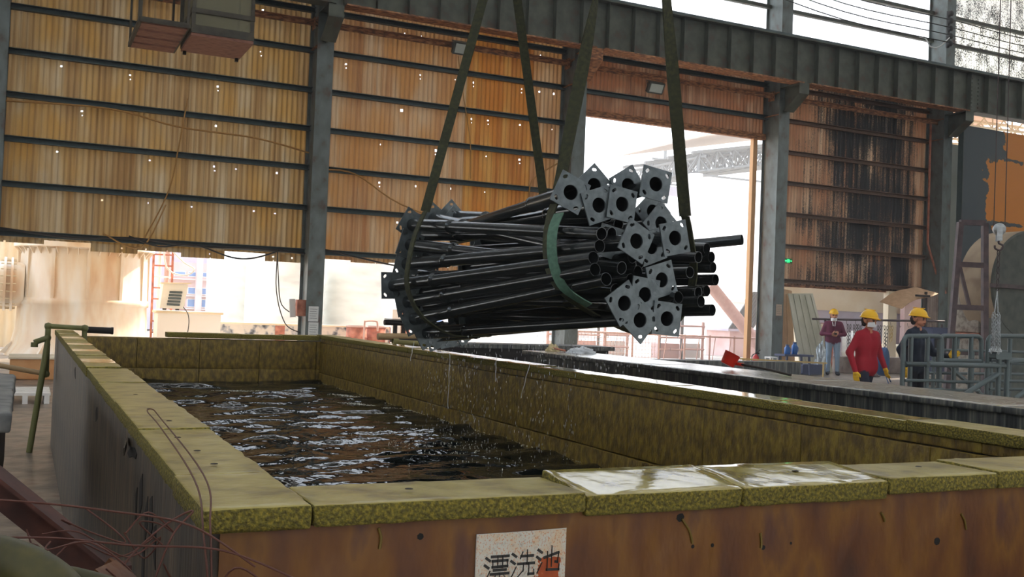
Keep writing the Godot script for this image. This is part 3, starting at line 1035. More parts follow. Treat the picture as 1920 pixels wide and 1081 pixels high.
func make_yard_left() -> void:
	worn("cream_shell", noise_tex(201, 0.006, [rgb(226, 192, 156), rgb(240, 218, 190), rgb(248, 236, 218), rgb(250, 246, 238)], [0.12, 0.36, 0.6, 0.9], 5), Vector3(0.5, 0.15, 0.5), 0.35)
	worn("white_shell", noise_tex(202, 0.01, [rgb(204, 204, 198), rgb(226, 226, 218), rgb(238, 238, 232)], [], 4, 256), Vector3(0.3, 0.8, 0.3), 0.5)
	worn("stained_concrete", noise_tex(203, 0.012, [rgb(60, 64, 72), rgb(150, 152, 158), rgb(214, 206, 196), rgb(226, 216, 204)], [0.18, 0.34, 0.5, 0.95], 5), Vector3(0.45, 0.45, 0.45), 0.85)
	worn("lilac_wall", noise_tex(204, 0.01, [rgb(178, 170, 184), rgb(198, 192, 206), rgb(206, 190, 196)], [], 4, 256), Vector3(0.2, 0.2, 0.2), 0.9)
	worn("rose_wall", noise_tex(205, 0.01, [rgb(200, 160, 154), rgb(216, 186, 180), rgb(224, 200, 198)], [], 4, 256), Vector3(0.3, 0.3, 0.3), 0.9)
	worn("cream_wall", noise_tex(206, 0.01, [rgb(226, 206, 172), rgb(240, 228, 204)], [], 4, 256), Vector3(0.3, 0.3, 0.3), 0.85)
	plain("window_blue", rgb(120, 146, 190), 0.15)
	plain("white_paint", rgb(238, 234, 228), 0.5)
	worn("rust_brown", noise_tex(207, 0.02, [rgb(140, 84, 66), rgb(184, 112, 88), rgb(206, 150, 124)], [], 4, 256), Vector3(1, 1, 1), 0.8)
	worn("rust_pale", noise_tex(208, 0.02, [rgb(190, 150, 138), rgb(208, 176, 164)], [], 4, 256), Vector3(1, 1, 1), 0.8)
	plain("pvc_white", rgb(232, 234, 234), 0.35)
	plain("cable_black", rgb(44, 42, 40), 0.6)
	plain("cable_tan", rgb(176, 130, 66), 0.6)
	plain("hose_orange", rgb(222, 108, 60), 0.6)
	# big scrubber vessel
	var c := Vector3(1.26, -0.06, -25.7)
	var o := thing("scrubber_vessel", "big cream fibreglass vessel with flanged rim and streaks, outside the wall", "vessel", c)
	var st := new_st()
	lathe(st, [[1.62, 0.0], [1.62, 0.05], [1.5, 0.25], [1.42, 0.6], [1.39, 1.15], [1.43, 1.17], [1.43, 1.30], [1.39, 1.32], [1.36, 2.42]], 64)
	build(st, "shell", M.cream_shell, o)
	st = new_st()
	lathe(st, [[1.36, 2.42], [1.52, 2.45], [1.52, 2.56], [1.36, 2.57], [0.0, 2.9]], 64, Transform3D(), false)
	build(st, "rim_flange", M.cream_shell, o)
	for i in 40:
		var t := TAU * i / 40.0
		st = new_st()
		prism(st, PackedVector2Array([Vector2(1.36, 2.28), Vector2(1.5, 2.45), Vector2(1.36, 2.45)]), Transform3D(Basis(Vector3.UP, t), Vector3.ZERO).translated_local(Vector3(0, 0, -0.012)), 0.024)
		build(st, "gusset", M.cream_shell, o)
	for i in 12:
		var t := TAU * i / 12.0
		st = new_st()
		box(st, Vector3(1.39, 1.85, 0), Vector3(0.05, 1.1, 0.07))
		var rb := build(st, "stave", M.cream_shell, o)
		rb.rotation.y = t
	for i in 8:
		st = new_st()
		prism(st, PackedVector2Array([Vector2(1.5, 0.05), Vector2(1.75, 0.05), Vector2(1.5, 0.32)]), Transform3D(Basis(), Vector3(0, 0, -0.02)), 0.04)
		var gz := build(st, "foot_gusset", M.cream_shell, o)
		gz.rotation.y = TAU * i / 8.0 + 0.2
	# flanged duct beside it
	o = thing("flanged_duct", "cream flanged duct joined to the big vessel's side", "duct", Vector3(-0.4, 1.53, -25.4))
	st = new_st()
	tube(st, Vector3(-2.5, 0, 0), Vector3(-0.02, 0, 0), 0.5, -1, 32)
	build(st, "duct", M.cream_shell, o)
	st = new_st()
	tube(st, Vector3(-0.02, 0, 0), Vector3(0.03, 0, 0), 0.6, -1, 32)
	tube(st, Vector3(0.12, 0, 0), Vector3(0.17, 0, 0), 0.6, -1, 32)
	tube(st, Vector3(0.03, 0, 0), Vector3(0.4, 0, 0), 0.49, -1, 32)
	build(st, "flange", M.cream_shell, o)
	for i in 20:
		var t := TAU * i / 20.0
		st = new_st()
		tube(st, Vector3(-0.08, cos(t) * 0.55, sin(t) * 0.55), Vector3(0.23, cos(t) * 0.55, sin(t) * 0.55), 0.018, -1, 6)
		build(st, "bolt", M.cream_wall, o)
	# cream ribbed fence far left
	var cw := structure("wall_yard")
	for k in 10:
		var m := corrugated(-8.0 + k, -7.0 + k, -0.06, 4.5, -29.0, 0.2, 0.03, [], 0, 1, 0, 1)
		part("ribbed_sheet", m, M.cream_wall, cw)
	# ladder with white pipes
	o = thing("access_ladder", "rust-red ladder standing beside the cream vessel", "ladder", Vector3(2.92, 0, -27.0))
	for s in [0.0, 0.46]:
		st = new_st()
		bar(st, Vector3(s, 0, 0), Vector3(s - 0.03, 3.2, 0), 0.06, 0.05)
		build(st, "stile", M.rust_brown, o)
	for i in 11:
		st = new_st()
		tube(st, Vector3(0, 0.2 + i * 0.28, 0), Vector3(0.46, 0.2 + i * 0.28, 0), 0.022, -1, 6)
		build(st, "rung", M.rust_brown if i % 3 else M.white_paint, o)
	for i in 2:
		st = new_st()
		tube(st, Vector3(3.12 + i * 0.22, -0.06, -27.6 - i * 0.3), Vector3(3.12 + i * 0.22, 4.0, -27.6 - i * 0.3), 0.045 + 0.02 * i, -1, 10)
		tube(st, Vector3(3.12 + i * 0.22, 1.5, -27.6 - i * 0.3), Vector3(3.12 + i * 0.22, 1.56, -27.6 - i * 0.3), 0.075, -1, 10)
		single(st, "standpipe", M.white_shell if i == 0 else M.rust_pale, "thin white standpipe behind the ladder" if i == 0 else "thicker pink standpipe behind the ladder", "pipe")
	st = new_st()
	path(st, curve([Vector3(2.95, 3.4, -25.8), Vector3(3.02, 2.3, -25.8), Vector3(3.2, 1.98, -25.8), Vector3(3.55, 1.93, -25.8), Vector3(3.72, 2.08, -25.8), Vector3(3.45, 2.25, -25.8), Vector3(3.1, 2.6, -25.8), Vector3(2.7, 3.1, -25.8)], 6), 0.022, 6)
	single(st, "white_hose", M.pvc_white, "looped white hose hanging in front of the ladder", "hose")
	# fan housing on the white chest
	o = thing("white_chest", "long white chest-like tank carrying a fan housing", "tank", Vector3(3.72, 0, -26.6))
	st = new_st()
	cbox(st, Vector3(0, 0.5, 0), Vector3(1.5, 0.98, 0.9), 0.02)
	build(st, "body", M.white_paint, o)
	st = new_st()
	cbox(st, Vector3(0, 1.01, 0.0), Vector3(1.6, 0.06, 1.0), 0.015)
	build(st, "lid", M.cream_wall, o)
	o = thing("fan_housing", "tilted pale fan housing with dark louvres on the white chest", "fan", Vector3(3.3, 1.06, -26.2))
	st = new_st()
	prism(st, PackedVector2Array([Vector2(-0.32, 0.04), Vector2(0.24, 0.04), Vector2(0.32, 0.64), Vector2(-0.26, 0.64)]), Transform3D(Basis(), Vector3(0, 0, -0.25)), 0.5)
	build(st, "casing", M.white_shell, o)
	for i in 5:
		st = new_st()
		box(st, Vector3(-0.01 + i * 0.012, 0.14 + i * 0.075, 0.26), Vector3(0.3, 0.045, 0.03), Basis(Vector3.RIGHT, 0.5))
		build(st, "louvre", M.girt_steel, o)
	st = new_st()
	box(st, Vector3(0.03, 0.66, 0), Vector3(0.7, 0.03, 0.58), Basis(Vector3.BACK, 0.03))
	build(st, "lid", M.cream_wall, o)
	st = new_st()
	box(st, Vector3(-0.2, 0.02, 0.15), Vector3(0.08, 0.04, 0.1))
	box(st, Vector3(0.1, 0.02, 0.15), Vector3(0.08, 0.04, 0.1))
	build(st, "foot", M.cable_black, o)
	st = new_st()
	path(st, curve([Vector3(3.5, 1.15, -25.75), Vector3(3.62, 0.95, -25.7), Vector3(3.63, 0.6, -25.7), Vector3(3.5, -0.04, -25.7)], 5), 0.012, 5)
	single(st, "fan_cable", M.cable_black, "thin dark cable dropping from the fan housing", "cable")
	# lilac building with blue windows
	o = thing("lilac_building", "hazy lilac workshop building with rows of blue window panes", "building", Vector3(5.6, 0, -45.5))
	st = new_st()
	bx(st, -4, 9, 0, 8, -4, 0)
	build(st, "wall", M.lilac_wall, o)
	st = new_st()
	bx(st, -0.2, 3.2, 0, 2.9, 0, 0.3)
	build(st, "lean_to", M.rose_wall, o)
	for r in 3:
		for k in 5:
			var wy: float = [1.0, 1.55, 2.3][r]
			st = new_st()
			var hh: float = [0.36, 0.3, 0.22][r]
			bx(st, 0.1 + k * 0.58, 0.58 + k * 0.58, wy, wy + hh, 0.3, 0.34)
			var wf := build(st, "window", M.white_paint, o)
			st = new_st()
			bx(st, 0.13 + k * 0.58, 0.55 + k * 0.58, wy + 0.03, wy + hh - 0.03, 0.345, 0.35)
			build(st, "pane", M.window_blue, wf)
	for k in 3:
		st = new_st()
		bx(st, -0.3, 3.4, [0.95, 1.5, 2.2][k] - 0.03, [0.95, 1.5, 2.2][k], 0.3, 0.5)
		build(st, "ledge", M.white_paint, o)
	st = new_st()
	bx(st, 0.95, 1.2, -0.06, 4.6, 0.6, 0.85)
	build(st, "post", M.rose_wall, o)
	# cylindrical storage tanks
	var spots := [[6.35, -34.5, 0.95, 2.72, "slim pale storage tank, farther of the pair beside the concrete wall"], [7.55, -32.6, 1.24, 2.95, "wide pale storage tank just beyond the notice-bearing column"], [10.2, -33.4, 1.2, 3.05, "cream storage tank showing between the column and the hanging bundle"]]
	for s in spots:
		o = thing("storage_tank", s[4], "tank", Vector3(s[0], -0.06, s[1]), "storage tanks in the yard")
		st = new_st()
		var prof := []
		for i in 12:
			var y := i * (s[3] as float) / 11.0
			prof.append([s[2] + (0.012 if i % 2 else 0.0), y])
		lathe(st, prof, 40)
		build(st, "shell", M.white_shell, o)
		st = new_st()
		lathe(st, [[s[2] + 0.02, s[3]], [s[2] * 0.8, s[3] + 0.35], [0.3, s[3] + 0.55], [0.0, s[3] + 0.56]], 40)
		build(st, "dome", M.white_shell, o)
	# low stained concrete wall
	o = thing("concrete_bund", "low stained concrete bund wall in front of the storage tanks", "wall", Vector3(6.9, 0, -27.2))
	st = new_st()
	bx(st, -2.4, 2.6, -0.06, 0.74, -0.15, 0.1)
	build(st, "wall", M.stained_concrete, o)
	st = new_st()
	bx(st, -2.45, 2.65, 0.74, 0.79, -0.18, 0.13)
	build(st, "coping", M.cream_wall, o)
	st = new_st()
	bx(st, -0.85, -0.6, 0.0, 0.73, 0.1, 0.12)
	build(st, "rust_stripe", M.rust_brown, o)
	# rusty drums
	for k in 3:
		var dx: float = [7.95, 8.55, 9.15][k]
		o = thing("rusty_drum", ["rusty orange drum nearest the notice-bearing column", "rusty orange drum with a bent handrail in front", "rusty drum half hidden behind the hanging plates"][k], "drum", Vector3(dx, -0.06, -26.0 - 0.25 * (k % 2)), "drums in the yard")
		st = new_st()
		lathe(st, [[0.0, 0.0], [0.27, 0.0], [0.27, 0.28], [0.285, 0.3], [0.27, 0.32], [0.27, 0.56], [0.285, 0.58], [0.27, 0.6], [0.27, 0.86], [0.0, 0.86]], 20)
		build(st, "shell", M.rust_brown, o)
		st = new_st()
		lathe(st, [[0.25, 0.84], [0.29, 0.84], [0.29, 0.88], [0.25, 0.88]], 20)
		build(st, "rim", M.rust_pale, o)
	st = new_st()
	path(st, curve([Vector3(8.0, -0.06, -25.5), Vector3(8.0, 0.85, -25.5), Vector3(8.04, 0.95, -25.5), Vector3(8.3, 0.96, -25.5), Vector3(8.35, 0.9, -25.5), Vector3(8.36, 0.7, -25.5)], 4), 0.025, 6)
	single(st, "bent_handrail", M.rust_pale, "bent pale handrail tube in front of the drums", "rail")
	o = thing("white_gate_post", "white post with an orange edge by the drums", "post", Vector3(8.95, -0.06, -25.2))
	st = new_st()
	bx(st, -0.3, -0.06, 0, 1.35, -0.1, 0.0)
	build(st, "panel", M.white_paint, o)
	st = new_st()
	bx(st, -0.06, 0.04, 0, 2.4, -0.1, 0.02)
	build(st, "edge", M.rust_flake, o)

func truss(st: SurfaceTool, a: Vector3, b: Vector3, h: float, n: int, r: float) -> void:
	for k in 2:
		var z := Vector3(0, 0, h * 0.5 * (1 if k else -1))
		tube(st, a + z, b + z, r, -1, 6)
	tube(st, a + Vector3(0, h, 0), b + Vector3(0, h, 0), r * 1.3, -1, 6)
	for i in n:
		var p := a.lerp(b, float(i) / n)
		var q := a.lerp(b, (i + 1.0) / n)
		for k in 2:
			var z := Vector3(0, 0, h * 0.5 * (1 if k else -1))
			tube(st, p + z, p.lerp(q, 0.5) + Vector3(0, h, 0), r * 0.6, -1, 5, false)
			tube(st, q + z, p.lerp(q, 0.5) + Vector3(0, h, 0), r * 0.6, -1, 5, false)

func make_yard_door() -> void:
	plain("yard_steel", rgb(112, 110, 106), 0.6)
	worn("pale_block", noise_tex(211, 0.01, [rgb(220, 214, 210), rgb(236, 232, 228)], [], 4, 256), Vector3(0.2, 0.2, 0.2), 0.9)
	# canopy roof on trusses
	var o := thing("yard_canopy", "pale canopy roof on lattice trusses seen through the tall doorway", "canopy", Vector3(38.0, 0, -50.0))
	var st := new_st()
	prism(st, PackedVector2Array([Vector2(-2.3, 12.1), Vector2(9, 14.4), Vector2(9, 14.5), Vector2(-2.3, 12.2)]), Transform3D(Basis(), Vector3(0, 0, -9)), 10.0)
	build(st, "roof", plain("canopy_sheet", rgb(176, 156, 140), 0.8), o)
	for k in 4:
		st = new_st()
		truss(st, Vector3(-2.2, 10.1 + 0.0, -0.5 - k * 2.6), Vector3(9, 12.2, -0.5 - k * 2.6), 1.2, 9, 0.09)
		build(st, "truss", M.yard_steel, o)
	for k in 3:
		st = new_st()
		truss(st, Vector3(-1.6 + k * 1.9, 10.2 + k * 0.35, 0), Vector3(-1.6 + k * 1.9, 10.2 + k * 0.35, -9), 0.9, 7, 0.07)
		build(st, "cross_truss", M.yard_steel, o)
	st = new_st()
	bx(st, -2.3, 9, 9.9, 10.0, -0.1, 0.1)
	build(st, "tie", M.yard_steel, o)
	for x in [-2.1, 6.0]:
		st = new_st()
		tube(st, Vector3(x, -0.06, -0.2), Vector3(x, 10, -0.2), 0.45, -1, 12)
		build(st, "leg", M.pale_block, o)
	# farther lattice
	o = thing("far_lattice", "faint lattice tower and beam far behind the hanging plates", "tower", Vector3(41.0, 0, -62.0))
	st = new_st()
	truss(st, Vector3(-0.5, 11.2, 0), Vector3(3.2, 11.2, 0), 1.6, 5, 0.08)
	tube(st, Vector3(0.6, 0, 0), Vector3(0.6, 14, 0), 0.12, -1, 6)
	build(st, "lattice", M.yard_steel, o)
	st = new_st()
	bx(st, 0.2, 3.4, 10.2, 10.9, -0.3, 0.3)
	build(st, "beam", M.lilac_wall, o)
	# pale works buildings
	var bl := [[21, -52, 5, 5.2, 4, "low pale works building behind the red railing", 3], [29.5, -56, 6, 4.0, 4, "pale flat works building beyond the doorway's middle", 3], [33.5, -40, 3.2, 2.3, 2, "small grey hut with blue squares near the far jamb", 2]]
	for b in bl:
		o = thing("works_building", b[5], "building", Vector3(b[0], -0.06, b[1]), "works buildings outside")
		st = new_st()
		bx(st, -b[2] / 2.0, b[2] / 2.0, 0, b[3], -b[4], 0)
		build(st, "wall", M.pale_block, o)
		st = new_st()
		bx(st, -b[2] / 2.0 - 0.2, b[2] / 2.0 + 0.2, b[3], b[3] + 0.15, -b[4] - 0.2, 0.2)
		build(st, "roof", M.rose_wall, o)
		for r in b[6]:
			for k in 4:
				st = new_st()
				var wx: float = -b[2] / 2.0 + (k + 0.25) * b[2] / 4.0
				var wy: float = 0.5 + r * (b[3] - 0.6) / b[6]
				bx(st, wx, wx + b[2] / 7.0, wy, wy + 0.5, 0.0, 0.03)
				var wf := build(st, "window", M.rose_wall, o)
				st = new_st()
				bx(st, wx + 0.06, wx + b[2] / 7.0 - 0.06, wy + 0.06, wy + 0.44, 0.03, 0.035)
				build(st, "pane", M.window_blue, wf)
	# red tube railing with wire mesh
	o = thing("yard_railing", "faded red tube railing with wire mesh across the doorway", "railing", Vector3(14.2, 0, -25.6))
	for y in [0.86, 0.1]:
		st = new_st()
		tube(st, Vector3(0, y, 0), Vector3(6.9, y - 0.06, 0), 0.03, -1, 8)
		build(st, "rail", M.rust_pale, o)
	for k in 8:
		st = new_st()
		tube(st, Vector3(0.2 + k * 0.93, -0.06, 0), Vector3(0.2 + k * 0.93, 0.86, 0), 0.03, -1, 6)
		build(st, "post", M.rust_pale, o)
	st = new_st()
	for k in 26: tube(st, Vector3(0.1 + k * 0.11, 0.1, 0), Vector3(0.1 + k * 0.11, 0.84, 0), 0.006, -1, 4, false)
	for k in 7: tube(st, Vector3(0.1, 0.15 + k * 0.11, 0), Vector3(2.9, 0.15 + k * 0.11, 0), 0.006, -1, 4, false)
	var mesh := build(st, "wire_mesh", M.rust_pale, o)
	mesh.set_meta("kind", "stuff")
	for k in 6:
		st = new_st()
		bar(st, Vector3(3.2 + k * 0.6, 0.05, -0.05), Vector3(3.3 + k * 0.6, 0.84, -0.05), 0.02, 0.02)
		build(st, "brace", M.rust_pale, o)
	# frames and vats behind the railing
	for k in 5:
		var fx: float = [15.4, 16.7, 18.2, 19.6, 20.9][k]
		o = thing("pipe_trestle", ["pink pipe frame nearest the hanging bundle", "pipe frame with blue upright behind the railing", "low pipe frame in the doorway's middle", "pipe frame with a wheel outline beyond the railing", "pipe frame close to the far jamb"][k], "frame", Vector3(fx, -0.06, -28.5 - 0.6 * (k % 3)), "pipe frames behind the railing")
		for s in [-0.45, 0.45]:
			st = new_st()
			tube(st, Vector3(s, 0, 0), Vector3(s, 1.3 + 0.25 * (k % 2), 0), 0.05, -1, 6)
			build(st, "upright", [M.rust_pale, M.yard_steel][k % 2], o)
		for y in [0.35, 0.75, 1.15]:
			st = new_st()
			tube(st, Vector3(-0.5, y, 0.03), Vector3(0.5, y, 0.03), 0.035, -1, 6)
			build(st, "cross_tube", M.rust_pale, o)
		st = new_st()
		cbox(st, Vector3(0, 0.3, -0.3), Vector3(0.8, 0.5, 0.5), 0.03)
		build(st, "vat", M.rose_wall if k % 2 else M.pale_block, o)
	# leaning pipe and steep-roofed hut near the far jamb
	st = new_st()
	tube(st, Vector3(22.3, 2.55, -30), Vector3(25.1, -0.05, -30), 0.22, -1, 14)
	tube(st, Vector3(22.2, 2.64, -30), Vector3(22.3, 2.55, -30), 0.26, -1, 14)
	single(st, "leaning_pipe", M.rust_pale, "thick pink pipe leaning down behind the post ends", "pipe")
	o = thing("ribbed_hut", "hut with steep ribbed grey roof beside the far door jamb", "hut", Vector3(25.7, 0, -32.0))
	st = new_st()
	bx(st, -0.95, 1.5, -0.06, 0.95, -1.5, 0)
	build(st, "wall", M.rose_wall, o)
	for k in 9:
		st = new_st()
		prism(st, PackedVector2Array([Vector2(-1.05 + k * 0.13, 1.02), Vector2(-0.94 + k * 0.13, 1.02), Vector2(0.2 + k * 0.13, 2.5), Vector2(0.09 + k * 0.13, 2.5)]), Transform3D(Basis(), Vector3(0, 0, 0.0)), 0.06)
		build(st, "roof_rib", M.yard_steel, o)
	st = new_st()
	bx(st, -1.1, 1.6, 0.93, 1.02, -1.5, 0.1)
	build(st, "eave", M.lilac_wall, o)

func make_yard_right() -> void:
	# walls seen under the sooty bay
	var w := structure("wall_yard")
	var st := new_st()
	bx(st, 22.5, 36, -0.06, 1.82, -27.4, -27.2)
	build(st, "lilac_part", M.lilac_wall, w)
	st = new_st()
	bx(st, 22.5, 36, 1.82, 4.0, -27.4, -27.18)
	build(st, "cream_part", M.cream_wall, w)
	st = new_st()
	bx(st, 28.0, 36, -0.06, 3.2, -26.6, -26.4)
	build(st, "rose_part", M.rose_wall, w)
	# steel mesh crate, vat and bin outside the opening
	var o := thing("mesh_crate", "cream bin in a rust mesh cage behind the chain rack", "crate", Vector3(23.3, -0.06, -26.0))
	st = new_st()
	cbox(st, Vector3(0, 0.75, 0), Vector3(1.15, 1.3, 0.9), 0.04)
	build(st, "bin", M.cream_wall, o)
	for k in 5:
		st = new_st()
		bar(st, Vector3(-0.6 + k * 0.3, 0, 0.48), Vector3(-0.6 + k * 0.3, 1.45, 0.48), 0.03, 0.03)
		build(st, "cage_bar", M.rust_brown, o)
	for k in 5:
		st = new_st()
		bar(st, Vector3(-0.62, 0.15 + k * 0.32, 0.5), Vector3(0.62, 0.15 + k * 0.32, 0.5), 0.03, 0.03)
		build(st, "cage_bar", M.rust_brown, o)
	o = thing("white_barrel", "white plastic barrel behind the man in the maroon top", "barrel", Vector3(24.9, -0.06, -25.6))
	st = new_st()
	lathe(st, [[0.0, 0.0], [0.34, 0.0], [0.38, 0.1], [0.38, 0.45], [0.4, 0.5], [0.38, 0.55], [0.38, 0.95], [0.34, 1.1], [0.2, 1.16], [0.0, 1.16]], 20)
	build(st, "body", M.white_shell, o)
	st = new_st()
	lathe(st, [[0.0, 1.16], [0.1, 1.16], [0.1, 1.22], [0.0, 1.22]], 12)
	build(st, "cap", M.white_paint, o)
	st = new_st()
	tube(st, Vector3(25.0, 0.62, -24.6), Vector3(29.5, 0.62, -24.0), 0.16, -1, 14)
	for x in [25.6, 28.8]: bx(st, x - 0.1, x + 0.1, -0.06, 0.6, -24.75 + (x - 25.0) * 0.13, -24.35 + (x - 25.0) * 0.13)
	tube(st, Vector3(26.3, 0.62, -24.42), Vector3(26.4, 0.62, -24.41), 0.2, -1, 14)
	single(st, "fat_pipe", M.cream_wall, "fat cream pipe lying level outside the sooty bay", "pipe")

func make_yard_far_right() -> void:
	# neighbouring shed roof seen over the patched panel
	plain("roof_rose", rgb(214, 178, 156), 0.8)
	var o := thing("shed_roof", "pinkish shed roof on thin trusses glimpsed over the patched panel", "roof", Vector3(29.0, 0, -29.0))
	var st := new_st()
	prism(st, PackedVector2Array([Vector2(-4, 9.9), Vector2(9, 10.4), Vector2(9, 10.45), Vector2(-4, 9.95)]), Transform3D(Basis(), Vector3(0, 0, -6)), 10.0)
	build(st, "roof", M.roof_rose, o)
	for k in 3:
		st = new_st()
		truss(st, Vector3(-4, 8.7, -3 + k * 2.4), Vector3(9, 9.1, -3 + k * 2.4), 0.9, 12, 0.05)
		build(st, "truss", M.cream_wall, o)
	st = new_st()
	bx(st, -4.2, 9, 8.1, 8.3, 4.0, 4.2)
	build(st, "eaves_beam", M.frame_steel if M.has("frame_steel") else M.girt_steel, o)
	for x in [-3.8, 3.0, 8.8]:
		st = new_st()
		bx(st, x, x + 0.2, -0.06, 9.9, -2, -1.8)
		build(st, "post", M.cream_wall, o)

# ---------------------------------------------------------------- fittings inside the hall
func make_wall_fittings() -> void:
	# floodlights
	plain("lamp_glass", rgb(196, 206, 200), 0.12)
	plain("lamp_body", rgb(96, 100, 96), 0.5, 0.4)
	var fl := [[Vector3(9.05, 7.5, -22.15), "small floodlight with handle under the flaking tie beam, half behind the slanting sling"], [Vector3(14.68, 7.36, -22.45), "square floodlight over the tall doorway"], [Vector3(1.83, 6.95, -19.6), "green-edged floodlight above the slatted crane platform"]]
	for f in fl:
		var o := thing("floodlight", f[1], "lamp", f[0], "floodlights")
		var st := new_st()
		cbox(st, Vector3(0, 0, 0), Vector3(0.48, 0.3, 0.1), 0.02, Basis(Vector3.RIGHT, 0.5))
		build(st, "housing", M.lamp_body, o)
		st = new_st()
		box(st, Vector3(0, -0.025, 0.05), Vector3(0.38, 0.22, 0.02), Basis(Vector3.RIGHT, 0.5))
		build(st, "lens", M.lamp_glass, o)
		st = new_st()
		path(st, [Vector3(-0.25, 0, 0), Vector3(-0.25, 0.17, -0.04), Vector3(0.25, 0.17, -0.04), Vector3(0.25, 0, 0)], 0.014, 5)
		build(st, "bracket", M.lamp_body, o)
		st = new_st()
		for i in 6: box(st, Vector3(-0.2 + i * 0.08, 0.03, -0.07), Vector3(0.012, 0.24, 0.06), Basis(Vector3.RIGHT, 0.5))
		build(st, "cooling_fins", M.lamp_body, o)
	# cables along the girts
	var cab := [
		[[Vector3(-0.6, 5.12, -22.5), Vector3(1.4, 5.2, -22.5), Vector3(2.8, 4.98, -22.5), Vector3(4.4, 4.92, -22.5), Vector3(5.6, 4.72, -22.5)], 0.02, "cable_tan", "thin tan cable sagging along the third rail of the tan bay"],
		[[Vector3(2.95, 5.6, -22.5), Vector3(2.82, 4.6, -22.5), Vector3(2.65, 3.6, -22.5), Vector3(2.2, 2.55, -22.5)], 0.016, "cable_tan", "loose wire hanging down the middle of the tan bay"],
		[[Vector3(5.95, 4.38, -22.5), Vector3(6.7, 4.34, -22.5), Vector3(7.8, 3.75, -22.5), Vector3(9.3, 3.42, -22.5), Vector3(10.6, 3.55, -22.5), Vector3(11.1, 4.0, -22.5), Vector3(11.2, 4.6, -22.5), Vector3(11.9, 5.1, -22.5)], 0.018, "cable_tan", "yellow cable drooping across the orange bay"],
		[[Vector3(9.1, 7.4, -22.5), Vector3(9.25, 6.6, -22.5), Vector3(9.5, 5.4, -22.5), Vector3(9.55, 4.5, -22.5)], 0.014, "cable_tan", "wire running down from the small floodlight"],
		[[Vector3(-0.7, 2.62, -22.45), Vector3(0.8, 2.5, -22.45), Vector3(2.0, 2.56, -22.45), Vector3(3.3, 2.48, -22.45), Vector3(4.6, 2.5, -22.45), Vector3(5.6, 2.46, -22.45)], 0.025, "cable_black", "black cable tied along the bottom rail of the tan bay"],
		[[Vector3(1.9, 2.6, -22.4), Vector3(2.5, 2.42, -22.4), Vector3(3.2, 2.5, -22.4), Vector3(4.0, 2.28, -22.4), Vector3(4.5, 2.3, -22.4), Vector3(5.1, 2.52, -22.4)], 0.018, "cable_black", "black cable loop dipping below the tan bay's edge"],
		[[Vector3(5.95, 2.6, -22.5), Vector3(7.0, 2.42, -22.5), Vector3(8.0, 2.3, -22.5), Vector3(9.0, 2.44, -22.5), Vector3(9.9, 2.56, -22.5)], 0.02, "cable_black", "black cable sagging under the orange bay"],
		[[Vector3(4.95, 2.5, -22.3), Vector3(5.0, 1.9, -22.3), Vector3(5.1, 1.3, -22.3), Vector3(5.5, 1.05, -22.3)], 0.012, "cable_black", "thin cable hanging from the bottom rail to the brown box"],
		[[Vector3(4.97, 2.45, -22.35), Vector3(4.98, 1.6, -22.35), Vector3(5.2, 0.9, -22.35), Vector3(5.55, 0.7, -22.35)], 0.012, "cable_black", "longer thin cable curving below the brown box"],
		[[Vector3(1.4, 2.62, -22.42), Vector3(2.15, 2.38, -22.42), Vector3(2.6, 3.3, -22.42)], 0.016, "cable_tan", "short tan wire making a V at the tan bay's lower edge"],
	]
	for c in cab:
		var st := new_st()
		path(st, curve(c[0], 5), c[1], 5)
		single(st, "cable", M[c[2]], c[3], "cable", Vector3.ZERO, "wall cables")
	# downpipe seams and stays
	var st := new_st()
	path(st, [Vector3(24.6, 7.6, -22.4), Vector3(24.62, 3.9, -22.4), Vector3(24.8, 3.0, -22.2), Vector3(25.0, 2.4, -22.0)], 0.035, 6)
	single(st, "wall_conduit", M.rust_brown, "brown conduit running down the edge of the sooty bay and bending away", "pipe")
	# notices on the columns
	plain("paper", rgb(226, 226, 222), 0.7)
	plain("old_paper", rgb(196, 172, 150), 0.8)
	var nt := [[Vector3(5.73, 1.13, -21.99), Vector2(0.22, 0.33), "paper", "upper white notice on the grey column", 0.0], [Vector3(5.74, 0.78, -21.99), Vector2(0.22, 0.33), "paper", "lower white notice on the grey column", 0.0], [Vector3(18.64, 1.68, -21.99), Vector2(0.2, 0.31), "old_paper", "faded notice sheet on the doorway's far column", 0.0]]
	for n in nt:
		st = new_st()
		bx(st, -n[1].x / 2, n[1].x / 2, -n[1].y / 2, n[1].y / 2, 0, 0.006)
		var o: Node = single(st, "notice", M[n[2]], n[3], "notice", n[0], "notices on columns")
		for i in 5:
			st = new_st()
			bx(st, -n[1].x * 0.38, n[1].x * (0.38 - 0.1 * (i % 2)), 0.1 - i * 0.05, 0.108 - i * 0.05, 0.006, 0.007)
			build(st, "text_line", M.lamp_body, o)
	# junction box with swinging lid beside the column
	var jb := thing("junction_box", "rust-brown junction box with open white lid beside the grey column", "box", Vector3(5.5, 1.25, -22.2))
	st = new_st()
	cbox(st, Vector3.ZERO, Vector3(0.2, 0.36, 0.2), 0.01)
	build(st, "box", M.rust_brown, jb)
	st = new_st()
	box(st, Vector3(-0.2, -0.01, 0.06), Vector3(0.16, 0.4, 0.02), Basis(Vector3.UP, 0.5).rotated(Vector3.BACK, 0.08))
	build(st, "lid", M.white_paint, jb)
	# green running-man exit sign
	var ex := thing("exit_sign", "small green lit exit sign with arrows beside the doorway column", "sign", Vector3(19.12, 3.06, -22.25))
	plain("sign_case", rgb(40, 66, 52), 0.5)
	var gl := plain("sign_glow", rgb(60, 220, 140), 0.5)
	gl.emission_enabled = true
	gl.emission = rgb(60, 230, 140)
	gl.emission_energy_multiplier = 0.8
	st = new_st()
	cbox(st, Vector3.ZERO, Vector3(0.28, 0.14, 0.04), 0.01)
